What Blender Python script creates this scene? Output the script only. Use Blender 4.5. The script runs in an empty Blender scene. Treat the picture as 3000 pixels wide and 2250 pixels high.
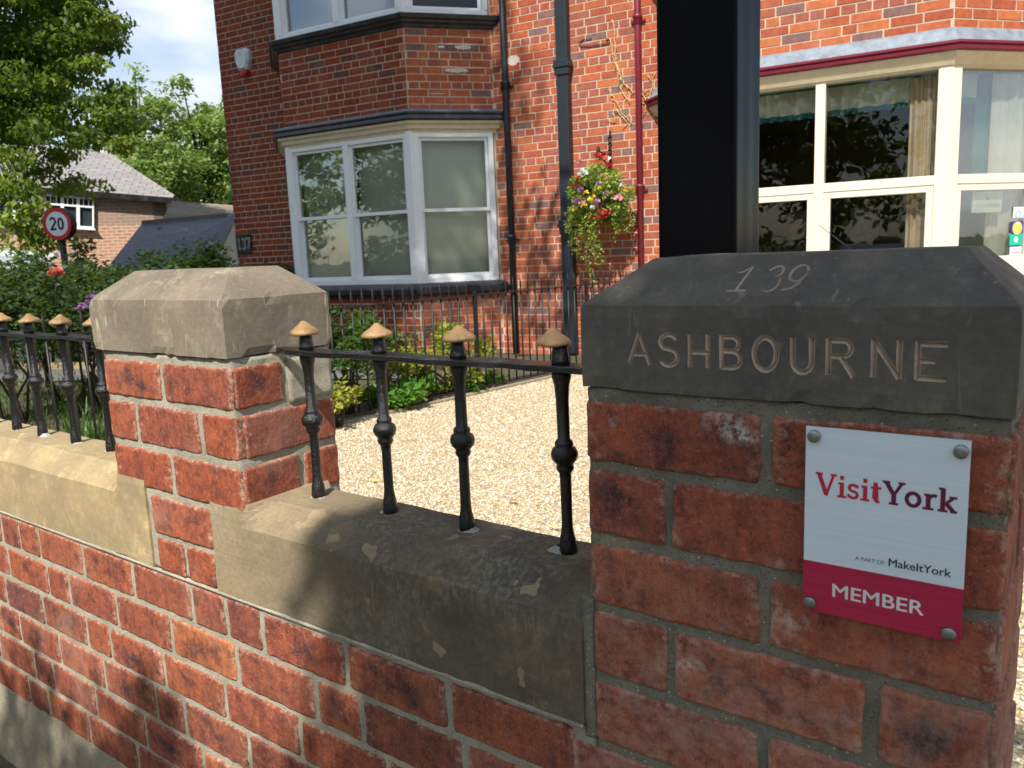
import bpy, bmesh, math, random
import numpy as np
from mathutils import Vector, Matrix, noise as mnoise

random.seed(7)
rng = np.random.default_rng(11)
SC = bpy.context.scene
COL = SC.collection
G = 1.0            # height of the pier-cap underside above the drive; z values below are given from there

# ---------------------------------------------------------------- camera
CAM = np.array([0.4187, -0.6833, 0.1366])
YAW, PITCH, ROLL, FPX = 0.64296, -0.163355, -0.041662, 2353.67
def cam_axes(yaw, pitch, roll):
    cy, sy = math.cos(yaw), math.sin(yaw)
    f = np.array([-sy*math.cos(pitch), cy*math.cos(pitch), math.sin(pitch)])
    r0 = np.array([cy, sy, 0.0]); u0 = np.cross(r0, f)
    r = math.cos(roll)*r0 + math.sin(roll)*u0
    u = -math.sin(roll)*r0 + math.cos(roll)*u0
    return r, u, f
_r, _u, _f = cam_axes(YAW, PITCH, ROLL)
cd = bpy.data.cameras.new("camera"); cam = bpy.data.objects.new("camera", cd); COL.objects.link(cam)
cd.sensor_width = 36.0; cd.lens = FPX/3000*36.0; cd.clip_start = 0.02; cd.clip_end = 600
m = Matrix.Identity(4)
for i in range(3):
    m[i][0], m[i][1], m[i][2] = _r[i], _u[i], -_f[i]
m[0][3], m[1][3], m[2][3] = CAM[0], CAM[1], CAM[2]+G
cam.matrix_world = m
cd.dof.use_dof = True; cd.dof.focus_distance = 1.15; cd.dof.aperture_fstop = 16.0
SC.camera = cam

# ---------------------------------------------------------------- sun and sky
SUN_EL = math.radians(49); SUN_AZ = math.radians(20)      # azimuth from -Y towards +X
sdir = Vector((math.sin(SUN_AZ)*math.cos(SUN_EL), -math.cos(SUN_AZ)*math.cos(SUN_EL), math.sin(SUN_EL)))
sl = bpy.data.lights.new("sun", 'SUN'); sun = bpy.data.objects.new("sun", sl); COL.objects.link(sun)
sl.energy = 5.0; sl.angle = math.radians(0.5); sl.color = (1.0, 0.94, 0.84)
sun.rotation_euler = sdir.to_track_quat('Z', 'Y').to_euler(); sun.location = (0, -6, 12)

W = bpy.data.worlds.new("World"); SC.world = W; W.use_nodes = True
nt = W.node_tree; nt.nodes.clear()
def wn(t, **k):
    n = nt.nodes.new(t)
    for a, b in k.items(): setattr(n, a, b)
    return n
sky = wn('ShaderNodeTexSky', sky_type='NISHITA', sun_disc=False)
sky.sun_elevation = SUN_EL
sky.sun_rotation = math.atan2(sdir.x, sdir.y)
sky.air_density = 1.1; sky.dust_density = 0.6; sky.ozone_density = 1.6
tc = wn('ShaderNodeTexCoord'); mp = wn('ShaderNodeMapping'); mp.inputs['Scale'].default_value = (1.0, 1.0, 2.6)
mp.inputs['Location'].default_value = (2.3, 0.4, 0.2)
n1 = wn('ShaderNodeTexNoise'); n1.inputs['Scale'].default_value = 2.2; n1.inputs['Detail'].default_value = 8; n1.inputs['Roughness'].default_value = 0.55
cr = wn('ShaderNodeValToRGB'); cr.color_ramp.elements[0].position = 0.45; cr.color_ramp.elements[1].position = 0.60
n2 = wn('ShaderNodeTexNoise'); n2.inputs['Scale'].default_value = 5.0; n2.inputs['Detail'].default_value = 6
cr2 = wn('ShaderNodeValToRGB'); cr2.color_ramp.elements[0].color = (4.6, 5.2, 6.0, 1); cr2.color_ramp.elements[1].color = (8.0, 8.1, 8.2, 1)
cr2.color_ramp.elements[0].position = 0.35; cr2.color_ramp.elements[1].position = 0.65
mx = wn('ShaderNodeMix', data_type='RGBA')
bg = wn('ShaderNodeBackground'); bg.inputs['Strength'].default_value = 0.118
out = wn('ShaderNodeOutputWorld')
L = nt.links.new
L(tc.outputs['Generated'], mp.inputs['Vector']); L(mp.outputs['Vector'], n1.inputs['Vector']); L(mp.outputs['Vector'], n2.inputs['Vector'])
L(n1.outputs['Fac'], cr.inputs['Fac']); L(n2.outputs['Fac'], cr2.inputs['Fac'])
L(cr.outputs['Color'], mx.inputs['Factor']); L(sky.outputs['Color'], mx.inputs['A']); L(cr2.outputs['Color'], mx.inputs['B'])
L(mx.outputs['Result'], bg.inputs['Color']); L(bg.outputs['Background'], out.inputs['Surface'])

vs = SC.view_settings; vs.view_transform = 'Standard'; vs.look = 'None'; vs.exposure = 0.50; vs.gamma = 1.0; vs.use_curve_mapping = False
SC.cycles.max_bounces = 8; SC.cycles.transparent_max_bounces = 12; SC.cycles.use_denoising = True

# ---------------------------------------------------------------- helpers: materials
class NM:
    """small wrapper for node materials"""
    def __init__(s, name):
        s.m = bpy.data.materials.new(name); s.m.use_nodes = True
        s.t = s.m.node_tree; s.b = s.t.nodes['Principled BSDF']; s.o = s.t.nodes['Material Output']
        s.L = s.t.links.new
    def n(s, t, **k):
        nd = s.t.nodes.new(t)
        for a, b in k.items(): setattr(nd, a, b)
        return nd
    def coord(s, kind='Object', scale=(1, 1, 1), loc=(0, 0, 0), rot=(0, 0, 0)):
        c = s.n('ShaderNodeTexCoord'); mp = s.n('ShaderNodeMapping')
        mp.inputs['Scale'].default_value = scale; mp.inputs['Location'].default_value = loc; mp.inputs['Rotation'].default_value = rot
        s.L(c.outputs[kind], mp.inputs['Vector']); return mp.outputs['Vector']
    def world(s, scale=(1, 1, 1), loc=(0, 0, 0)):
        c = s.n('ShaderNodeNewGeometry'); mp = s.n('ShaderNodeMapping')
        mp.inputs['Scale'].default_value = scale; mp.inputs['Location'].default_value = loc
        s.L(c.outputs['Position'], mp.inputs['Vector']); return mp.outputs['Vector']
    def noise(s, vec, scale=5, detail=6, rough=0.6, dist=0.0, out='Fac'):
        nd = s.n('ShaderNodeTexNoise'); nd.inputs['Scale'].default_value = scale; nd.inputs['Detail'].default_value = detail
        nd.inputs['Roughness'].default_value = rough; nd.inputs['Distortion'].default_value = dist
        if vec is not None: s.L(vec, nd.inputs['Vector'])
        return nd.outputs[out]
    def vor(s, vec, scale=5, out='Distance', feature='F1', rnd=1.0):
        nd = s.n('ShaderNodeTexVoronoi', feature=feature); nd.inputs['Scale'].default_value = scale; nd.inputs['Randomness'].default_value = rnd
        if vec is not None: s.L(vec, nd.inputs['Vector'])
        return nd.outputs[out]
    def ramp(s, fac, stops, interp='LINEAR'):
        nd = s.n('ShaderNodeValToRGB'); e = nd.color_ramp.elements; nd.color_ramp.interpolation = interp
        while len(e) < len(stops): e.new(0.5)
        for i, (p, c) in enumerate(stops):
            e[i].position = p; e[i].color = (c if len(c) == 4 else (*c, 1)) if not isinstance(c, (int, float)) else (c, c, c, 1)
        s.L(fac, nd.inputs['Fac']); return nd.outputs['Color']
    def mix(s, fac, a, b, mode='MIX'):
        nd = s.n('ShaderNodeMix', data_type='RGBA', blend_type=mode)
        for k, v in (('Factor', fac), ('A', a), ('B', b)):
            if isinstance(v, (int, float)): nd.inputs[k].default_value = v if k == 'Factor' else (v, v, v, 1)
            elif isinstance(v, tuple): nd.inputs[k].default_value = (*v[:3], 1)
            else: s.L(v, nd.inputs[k])
        return nd.outputs['Result']
    def math(s, op, a, b=0.0, clamp=False):
        nd = s.n('ShaderNodeMath', operation=op, use_clamp=clamp)
        for i, v in enumerate((a, b)):
            if isinstance(v, (int, float)): nd.inputs[i].default_value = v
            else: s.L(v, nd.inputs[i])
        return nd.outputs[0]
    def attr(s, name, out='Fac'):
        nd = s.n('ShaderNodeAttribute', attribute_name=name); return nd.outputs[out]
    def bump(s, h, strength=0.5, dist=0.002, prev=None):
        nd = s.n('ShaderNodeBump'); nd.inputs['Strength'].default_value = strength; nd.inputs['Distance'].default_value = dist
        s.L(h, nd.inputs['Height'])
        if prev is not None: s.L(prev, nd.inputs['Normal'])
        return nd.outputs['Normal']
    def done(s, col=None, rough=0.8, normal=None, metal=0.0, spec=None, coat=None):
        def put(k, v):
            if v is None: return
            if isinstance(v, (int, float)): s.b.inputs[k].default_value = v
            elif isinstance(v, tuple): s.b.inputs[k].default_value = (*v[:3], 1)
            else: s.L(v, s.b.inputs[k])
        put('Base Color', col); put('Roughness', rough); put('Metallic', metal); put('Specular IOR Level', spec); put('Coat Weight', coat)
        if normal is not None: s.L(normal, s.b.inputs['Normal'])
        return s.m

def sep(M, vec):
    nd = M.n('ShaderNodeSeparateXYZ'); M.L(vec, nd.inputs[0]); return nd.outputs

def mat_front_brick(name, reds, dark=0.5, salt=0.5, grime=0.0, rising=0.0):
    M = NM(name); o = M.world(); r = M.attr('rnd'); r2 = M.attr('rnd2')
    off = M.n('ShaderNodeVectorMath', operation='ADD'); M.L(o, off.inputs[0])
    cmb = M.n('ShaderNodeCombineXYZ'); M.L(M.math('MULTIPLY', r, 17.0), cmb.inputs[0]); M.L(M.math('MULTIPLY', r2, 9.0), cmb.inputs[2]); M.L(cmb.outputs[0], off.inputs[1])
    v = off.outputs[0]
    base = M.ramp(r, [(i/(len(reds)-1), c) for i, c in enumerate(reds)])
    mott = M.noise(v, 38, 8, 0.7)
    c = M.mix(M.ramp(mott, [(0.35, 0), (0.7, 1)]), M.mix(0.40, base, (0.07, 0.016, 0.010)), M.mix(0.30, base, (0.60, 0.17, 0.045)))
    blot = M.noise(v, 26, 10, 0.78, 0.2)
    c = M.mix(M.ramp(blot, [(0.50, 0), (0.60, 0.60)]), c, (0.075, 0.022, 0.020))
    fine = M.noise(v, 170, 6, 0.8)
    c = M.mix(M.ramp(fine, [(0.50, 0), (0.66, 0.40)]), c, (0.07, 0.022, 0.018)); c = M.mix(M.ramp(fine, [(0.34, 0.35), (0.46, 0)]), c, (0.55, 0.17, 0.07))
    # burnt blue-black patch in the middle of some bricks
    g = sep(M, M.coord('Generated'))
    gx = M.math('ABSOLUTE', M.math('SUBTRACT', g[0], 0.5)); gz = M.math('ABSOLUTE', M.math('SUBTRACT', g[2], 0.5))
    edge = M.math('MAXIMUM', gx, gz)
    patch = M.math('ADD', M.noise(v, 20, 9, 0.72, 0.15), M.math('MULTIPLY', M.math('SUBTRACT', 0.30, edge), 0.35))
    amt = M.math('MULTIPLY', M.ramp(patch, [(0.50, 0), (0.66, 1)]), M.ramp(r2, [(1-dark-0.05, 0), (1-dark+0.12, 1)]))
    c = M.mix(M.math('MULTIPLY', amt, 0.88), c, (0.036, 0.025, 0.034))
    # pale salts and mortar smear towards the edges
    sm = M.math('ADD', M.noise(v, 90, 6, 0.75), M.math('MULTIPLY', M.math('SUBTRACT', edge, 0.36), 1.3))
    c = M.mix(M.math('MULTIPLY', M.ramp(sm, [(0.62, 0), (0.80, 1)]), salt), c, (0.50, 0.38, 0.29))
    sp = M.noise(v, 420, 3, 0.6)
    c = M.mix(M.math('MULTIPLY', M.ramp(sp, [(0.63, 0), (0.70, 1)]), 0.55*salt), c, (0.55, 0.47, 0.42))
    c = M.mix(M.math('MULTIPLY', M.ramp(M.noise(v, 300, 3, 0.6), [(0.30, 1), (0.40, 0)]), 0.7), c, (0.03, 0.018, 0.016))
    # big soft patches of grime and bloom across the whole wall
    vs1 = M.noise(M.world(scale=(95, 95, 26)), 1.0, 8, 0.75)
    c = M.mix(M.ramp(vs1, [(0.50, 0), (0.63, 0.38)]), c, (0.060, 0.026, 0.026))
    c = M.mix(M.math('MULTIPLY', M.ramp(M.noise(v, 240, 5, 0.75), [(0.57, 0), (0.68, 1)]), 0.45*salt), c, (0.50, 0.33, 0.26))
    big = M.noise(M.world(), 4.5, 5, 0.6, 0.4)
    c = M.mix(M.math('MULTIPLY', M.ramp(big, [(0.56, 0), (0.70, 1)]), 0.28*salt), c, (0.44, 0.31, 0.24))
    if grime: c = M.mix(M.math('MULTIPLY', M.ramp(big, [(0.28, 1), (0.5, 0)]), grime), c, (0.04, 0.03, 0.028))
    st = M.noise(M.world(scale=(60, 60, 6)), 1.0, 5, 0.7)
    c = M.mix(M.math('MULTIPLY', M.ramp(st, [(0.55, 0), (0.72, 1)]), 0.28), c, (0.06, 0.025, 0.02))
    if rising:   # pale salts that rise from the damp lower courses
        zz = sep(M, M.world())[2]; low = M.math('MULTIPLY', M.math('SUBTRACT', 0.86, zz), 6.0, True)
        rs = M.math('MULTIPLY', low, M.ramp(M.noise(M.world(loc=(4, 4, 1)), 34, 9, 0.78), [(0.42, 0), (0.62, 1)])); c = M.mix(M.math('MULTIPLY', rs, rising), c, (0.50, 0.34, 0.27))
        rs2 = M.math('MULTIPLY', M.ramp(M.noise(M.world(loc=(2.2, 0, 5.3)), 9, 3, 0.5), [(0.60, 0), (0.68, 1)]), M.ramp(M.noise(M.world(), 160, 5, 0.7), [(0.42, 0), (0.58, 1)])); c = M.mix(M.math('MULTIPLY', rs2, 0.75), c, (0.60, 0.57, 0.52))
    h = M.bump(M.noise(v, 300, 8, 0.75), 0.75, 0.0012); h = M.bump(M.noise(v, 45, 5, 0.6), 0.6, 0.004, h)
    pit = M.ramp(M.vor(v, 150), [(0.0, 0), (0.25, 1)])
    h = M.bump(pit, 0.25, 0.001, h)
    return M.done(c, M.ramp(mott, [(0.3, 0.75), (0.7, 0.95)]), h, spec=0.25)

def mat_house_brick(name, tones):
    M = NM(name); r = M.attr('rnd'); o = M.world()
    base = M.ramp(r, tones, 'CONSTANT')
    nz = M.noise(o, 22, 6, 0.7)
    c = M.mix(M.ramp(nz, [(0.35, 0), (0.7, 1)]), M.mix(0.35, base, (0.08, 0.02, 0.012)), M.mix(0.12, base, (0.75, 0.28, 0.12)))
    big = M.noise(o, 1.6, 5, 0.65)
    c = M.mix(M.math('MULTIPLY', M.ramp(big, [(0.45, 0), (0.68, 1)]), 0.30), c, (0.14, 0.06, 0.045))
    st = M.noise(M.world(scale=(3, 3, 0.5)), 1.0, 6, 0.7)
    c = M.mix(M.math('MULTIPLY', M.ramp(st, [(0.56, 0), (0.7, 1)]), 0.25), c, (0.40, 0.22, 0.16))
    h = M.bump(M.noise(o, 90, 5, 0.7), 0.5, 0.003)
    return M.done(c, 0.92, h, spec=0.2)

def mat_mortar(name, c1, c2, scale=60, pebble=True, b=0.003):
    M = NM(name); o = M.world(); n1 = M.noise(o, scale, 8, 0.75)
    c = M.mix(M.ramp(n1, [(0.3, 0), (0.7, 1)]), c1, c2)
    c = M.mix(M.math('MULTIPLY', M.ramp(M.noise(o, 9, 4, 0.6), [(0.4, 0), (0.7, 1)]), 0.5), c, tuple(x*0.55 for x in c1))
    if pebble:
        p = M.vor(o, 130); c = M.mix(M.ramp(p, [(0.10, 1), (0.16, 0)]), c, (0.55, 0.52, 0.45))
        c = M.mix(M.ramp(M.noise(o, 500, 2, 0.5), [(0.30, 0.8), (0.40, 0)]), c, (0.05, 0.05, 0.04))
    h = M.bump(M.noise(o, 260, 8, 0.8), 0.9, b); h = M.bump(n1, 0.5, b*1.5, h)
    return M.done(c, 0.95, h, spec=0.15)

def mat_stone(name, base, dark, light, dk=0.4, lt=0.3, scale=1.0, scratch=0.5, grad=None, flakes=False):
    """weathered sandstone; grad = (x0, x1, colour at x0) lets a pale end fade along world X"""
    M = NM(name); o = M.world()
    n = M.noise(o, 9*scale, 8, 0.65, 0.3); f = M.noise(o, 120*scale, 7, 0.75)
    c = M.mix(M.ramp(n, [(0.5-dk*0.3, 1), (0.5+0.25, 0)]), base, dark)
    c = M.mix(M.math('MULTIPLY', M.ramp(M.noise(M.world(loc=(3, 1, 2)), 14*scale, 7, 0.7, 0.5), [(0.56, 0), (0.68, 1)]), lt), c, light)
    if grad:
        x = sep(M, o)[0]
        t = M.math('ADD', M.math('DIVIDE', M.math('SUBTRACT', x, grad[0]), grad[1]-grad[0]), M.math('MULTIPLY', M.math('SUBTRACT', n, 0.5), 1.6))
        c = M.mix(M.ramp(t, [(0.1, 1), (0.9, 0)]), c, grad[2])
    c = M.mix(M.ramp(f, [(0.3, 0.35), (0.55, 0)]), c, tuple(x*0.35 for x in base))
    c = M.mix(M.ramp(f, [(0.55, 0), (0.8, 0.3)]), c, light)
    if flakes:
        fk = M.noise(M.world(loc=(1, 5, 3)), 19, 3, 0.5); c = M.mix(M.ramp(fk, [(0.655, 0), (0.668, 0.85)]), c, (0.30, 0.235, 0.145))
        wc = M.math('MULTIPLY', M.ramp(M.noise(M.world(loc=(7, 2, 1)), 5, 3, 0.5), [(0.50, 0), (0.62, 1)]), M.ramp(M.noise(M.world(scale=(150, 150, 70)), 1.0, 6, 0.7), [(0.46, 0), (0.62, 1)])); c = M.mix(M.math('MULTIPLY', wc, 0.28), c, (0.42, 0.41, 0.36))
    bed = M.noise(M.world(scale=(6, 6, 260)), 1.0, 4, 0.6)
    c = M.mix(M.ramp(bed, [(0.45, 0), (0.75, 0.28)]), c, tuple(x*0.55 for x in base))
    if scratch:
        s1 = M.noise(M.world(scale=(90, 90, 14)), 1.0, 5, 0.55, 0.8)
        c = M.mix(M.math('MULTIPLY', M.ramp(s1, [(0.64, 0), (0.72, 1)]), scratch), c, light)
    h = M.bump(f, 0.5, 0.0012); h = M.bump(n, 0.4, 0.006, h); h = M.bump(bed, 0.12, 0.001, h)
    return M.done(c, 0.88, h, spec=0.2)

def mat_paint(name, col, rough=0.35, bumpy=0.0, var=0.08, coat=0.0, dirt=None):
    M = NM(name); o = M.world(); n = M.noise(o, 14, 5, 0.6)
    c = M.mix(M.ramp(n, [(0.35, 0), (0.7, 1)]), tuple(x*(1-var) for x in col), tuple(min(1, x*(1+var)) for x in col))
    if dirt: c = M.mix(M.math('MULTIPLY', M.ramp(M.noise(M.world(scale=(7, 7, 2)), 1.0, 7, 0.7), [(0.5, 0), (0.75, 1)]), dirt[3]), c, dirt[:3])
    h = None
    if bumpy: h = M.bump(M.noise(o, 220, 6, 0.7), bumpy, 0.002)
    return M.done(c, rough, h, coat=coat)

def mat_leaf(name, cols, trans=0.35, rough=0.5):
    M = NM(name); r = M.attr('rnd')
    c = M.ramp(r, [(i/(len(cols)-1), k) for i, k in enumerate(cols)])
    M.L(c, M.b.inputs['Base Color']); M.b.inputs['Roughness'].default_value = rough; M.b.inputs['Specular IOR Level'].default_value = 0.35
    tr = M.n('ShaderNodeBsdfTranslucent'); M.L(M.mix(0.6, c, (0.30, 0.42, 0.03)), tr.inputs['Color'])
    ms = M.n('ShaderNodeMixShader'); ms.inputs[0].default_value = trans
    M.L(M.b.outputs[0], ms.inputs[1]); M.L(tr.outputs[0], ms.inputs[2]); M.L(ms.outputs[0], M.o.inputs['Surface'])
    return M.m

def mat_glass(name, tint=(0.96, 0.98, 0.97), refl=1.0):
    M = NM(name); M.t.nodes.remove(M.b)
    fr = M.n('ShaderNodeFresnel'); fr.inputs['IOR'].default_value = 1.55
    tr = M.n('ShaderNodeBsdfTransparent'); tr.inputs['Color'].default_value = (*tint, 1)
    gl = M.n('ShaderNodeBsdfGlossy'); gl.inputs['Roughness'].default_value = 0.004
    ms = M.n('ShaderNodeMixShader'); M.L(M.math('MULTIPLY', fr.outputs[0], 0.6*refl, True), ms.inputs[0])
    h = M.bump(M.noise(M.world(), 2.2, 3, 0.5), 0.05, 0.02)
    M.L(h, gl.inputs['Normal'])
    M.L(tr.outputs[0], ms.inputs[1]); M.L(gl.outputs[0], ms.inputs[2]); M.L(ms.outputs[0], M.o.inputs['Surface'])
    return M.m

REDS_WARM = [(0.27, 0.060, 0.034), (0.38, 0.090, 0.040), (0.30, 0.065, 0.040), (0.46, 0.125, 0.050), (0.25, 0.068, 0.052), (0.40, 0.105, 0.055)]
REDS_WALL = [(0.15, 0.058, 0.054), (0.32, 0.080, 0.050), (0.42, 0.115, 0.055), (0.21, 0.064, 0.056), (0.50, 0.160, 0.060), (0.30, 0.085, 0.064), (0.36, 0.095, 0.052), (0.12, 0.052, 0.054)]
REDS_DEEP = [(0.34, 0.085, 0.055), (0.42, 0.110, 0.065), (0.27, 0.085, 0.070), (0.46, 0.140, 0.075), (0.36, 0.098, 0.075), (0.24, 0.072, 0.064)]
HB = [(0.0, (0.44, 0.105, 0.045)), (0.2, (0.48, 0.125, 0.055)), (0.38, (0.38, 0.085, 0.045)), (0.56, (0.48, 0.13, 0.065)), (0.72, (0.34, 0.10, 0.075)), (0.80, (0.19, 0.12, 0.12)), (0.90, (0.52, 0.155, 0.06))]
M_ = dict(
    brick_warm=mat_front_brick('weathered red brick', REDS_WARM, 0.40, 0.8),
    brick_wall=mat_front_brick('burnt red wall brick', REDS_WALL, 0.62, 0.75, 0.35),
    brick_deep=mat_front_brick('deep red pier brick', REDS_DEEP, 0.50, 0.6, 0.35, 0.45),
    house=mat_house_brick('house brick', HB),
    house_shade=mat_house_brick('shade toned house brick', [(p_, tuple(c_*k_ for c_, k_ in zip(q_, (.54, .40, .40)))) for p_, q_ in HB]),  # same brick darkened: tree shade put into the colour, left and front of 137
    mortar=mat_mortar('grey lime mortar', (0.36, 0.33, 0.25), (0.52, 0.48, 0.38)),
    mortar_dark=mat_mortar('dark gritty mortar', (0.19, 0.175, 0.135), (0.33, 0.31, 0.245)),
    mortar_house=mat_mortar('pale house pointing', (0.50, 0.40, 0.30), (0.62, 0.52, 0.40), 30, False),
    footing=mat_mortar('concrete footing', (0.27, 0.23, 0.165), (0.40, 0.35, 0.26), 25),
    stone_tan=mat_stone('tan sandstone cap', (0.27, 0.225, 0.165), (0.16, 0.135, 0.105), (0.50, 0.42, 0.30), 0.5, 0.5, 1.0, 0.7),
    stone_yellow=mat_stone('yellow sandstone coping', (0.46, 0.35, 0.19), (0.30, 0.235, 0.14), (0.66, 0.48, 0.25), 0.3, 0.7, 0.8, 0.4),
    stone_dark=mat_stone('sooty sandstone cap', (0.160, 0.142, 0.115), (0.095, 0.088, 0.078), (0.29, 0.26, 0.21), 0.5, 0.35, 1.0, 0.5),
    stone_cop=mat_stone('stained sandstone coping', (0.185, 0.150, 0.100), (0.095, 0.080, 0.060), (0.36, 0.27, 0.15), 0.4, 0.45, 1.2, 0.25, (-0.66, -0.30, (0.30, 0.235, 0.145)), True),
    stone_cut=mat_stone('cut sandstone inside letters', (0.64, 0.52, 0.42), (0.42, 0.33, 0.25), (0.80, 0.72, 0.66), 0.3, 0.6, 3.0, 0.0),
    iron=mat_paint('pitted black gloss paint', (0.004, 0.004, 0.0045), 0.26, 1.0, 0.3, 0.25),
    iron_dull=mat_paint('dull black fence paint', (0.008, 0.008, 0.009), 0.5, 0.3),
    gold=mat_paint('tan painted finial', (0.33, 0.195, 0.085), 0.30, 0.8, 0.35),
    post=mat_paint('gloss black post', (0.0012, 0.0012, 0.002), 0.18, 0.0, 0.1, 0.0),
    black=mat_paint('black painted moulding', (0.012, 0.012, 0.016), 0.35, 0.15, 0.3, 0.2, (0.22, 0.24, 0.27, 0.25)),
    pipe_dark=mat_paint('blue black downpipe', (0.013, 0.019, 0.028), 0.4, 0.1),
    maroon=mat_paint('maroon paint', (0.17, 0.013, 0.030), 0.4, 0.1),
    white=mat_paint('white upvc', (0.78, 0.80, 0.82), 0.3, 0.0, 0.03),
    cream=mat_paint('cream window paint', (0.70, 0.65, 0.53), 0.45, 0.05, 0.04),
    cream_dk=mat_paint('cream cornice paint', (0.62, 0.54, 0.38), 0.5, 0.1, 0.08),
    lead=mat_paint('grey lead flashing', (0.19, 0.23, 0.28), 0.55, 0.4, 0.25, 0.0, (0.36, 0.38, 0.41, 0.5)),
    glass=mat_glass('window glass'),
    blind=mat_paint('roller blind', (0.40, 0.41, 0.33), 0.8, 0.0, 0.02),
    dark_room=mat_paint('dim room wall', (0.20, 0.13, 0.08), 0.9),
)

# ---------------------------------------------------------------- helpers: geometry
class MB:
    """collects faces; build() links them as ONE mesh object"""
    def __init__(s): s.v = []; s.f = []; s.a = []; s.sm = []
    def add(s, verts, faces, rnd=0.0, smooth=False):
        b = len(s.v); s.v += [tuple(map(float, p)) for p in verts]; s.f += [tuple(b+i for i in f) for f in faces]
        s.a += [rnd]*len(faces); s.sm += [smooth]*len(faces); return s
    def box(s, a, b, fr=None, rnd=0.0):
        x0, y0, z0 = a; x1, y1, z1 = b
        P = [(x0, y0, z0), (x1, y0, z0), (x1, y1, z0), (x0, y1, z0), (x0, y0, z1), (x1, y0, z1), (x1, y1, z1), (x0, y1, z1)]
        if fr: P = [fr(*p) for p in P]
        return s.add(P, [(0, 3, 2, 1), (4, 5, 6, 7), (0, 1, 5, 4), (1, 2, 6, 5), (2, 3, 7, 6), (3, 0, 4, 7)], rnd)
    def tube(s, pts, rad, n=8, rnd=0.0, cap=True, smooth=True):
        pts = [Vector(p) for p in pts]; rad = rad if hasattr(rad, '__len__') else [rad]*len(pts)
        V = []; F = []; prev = None
        for i, p in enumerate(pts):
            d = (pts[min(i+1, len(pts)-1)]-pts[max(i-1, 0)]).normalized()
            if prev is None: a = d.orthogonal().normalized()
            else:
                a = prev-d*prev.dot(d); a = a.normalized() if a.length > 1e-6 else d.orthogonal().normalized()
            prev = a; b = d.cross(a)
            for k in range(n):
                t = 2*math.pi*k/n; V.append(p+(a*math.cos(t)+b*math.sin(t))*rad[i])
        for i in range(len(pts)-1):
            for k in range(n): F.append((i*n+k, i*n+(k+1) % n, (i+1)*n+(k+1) % n, (i+1)*n+k))
        if cap: F += [tuple(range(n))[::-1], tuple(range((len(pts)-1)*n, len(pts)*n))]
        return s.add(V, F, rnd, smooth)
    def lathe(s, prof, c=(0, 0, 0), n=20, fr=None, rnd=0.0, smooth=True, phase=0.0, wob=0.0):
        V = []; F = []
        for r, z in prof:
            for k in range(n):
                t = 2*math.pi*(k+phase)/n; q = 1+wob*math.sin(3*t+z*300)
                p = (c[0]+r*q*math.cos(t), c[1]+r*q*math.sin(t), c[2]+z); V.append(fr(*p) if fr else p)
        for i in range(len(prof)-1):
            for k in range(n): F.append((i*n+k, i*n+(k+1) % n, (i+1)*n+(k+1) % n, (i+1)*n+k))
        F += [tuple(range(n))[::-1], tuple(range((len(prof)-1)*n, len(prof)*n))]
        return s.add(V, F, rnd, smooth)
    def prism(s, poly, y0, y1, fr=None, rnd=0.0):
        """poly in (x,z), extruded in y"""
        n = len(poly); P = [(x, y0, z) for x, z in poly]+[(x, y1, z) for x, z in poly]
        if fr: P = [fr(*p) for p in P]
        return s.add(P, [tuple(range(n)), tuple(range(2*n-1, n-1, -1))]+[(i, i+n, (i+1) % n+n, (i+1) % n) for i in range(n)], rnd)
    def build(s, name, mat, parent=None, bevel=0.0, attrs=True, **props):
        me = bpy.data.meshes.new(name); me.from_pydata(s.v, [], s.f); me.update()
        if mat is not None: me.materials.append(mat)
        if s.f:
            me.polygons.foreach_set('use_smooth', s.sm)
            if attrs:
                at = me.attributes.new('rnd', 'FLOAT', 'FACE'); at.data.foreach_set('value', s.a)
        return link(name, me, parent, bevel, **props)

def link(name, me, parent=None, bevel=0.0, **props):
    o = bpy.data.objects.new(name, me); COL.objects.link(o)
    if parent is not None: o.parent = parent
    if bevel:
        md = o.modifiers.new('bevel', 'BEVEL'); md.width = bevel; md.segments = 2; md.limit_method = 'ANGLE'; md.angle_limit = math.radians(40)
    for k, v in props.items(): o[k] = v
    return o

def fixnormals(o):
    bm = bmesh.new(); bm.from_mesh(o.data); bmesh.ops.recalc_face_normals(bm, faces=bm.faces); bm.to_mesh(o.data); bm.free(); return o

def thing(name, label, cat, group=None, loc=(0, 0, 0)):
    o = bpy.data.objects.new(name, None); COL.objects.link(o); o.empty_display_size = 0.1; o.location = loc
    return tag(o, label, cat, group)
def tag(o, label, cat, group=None):
    o['label'] = label; o['category'] = cat
    if group: o['group'] = group
    return o
def struct(o): o['kind'] = 'structure'; return o
def stuff(o): o['kind'] = 'stuff'; return o

def curved(nm, poly, holes=None): pass

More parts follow.
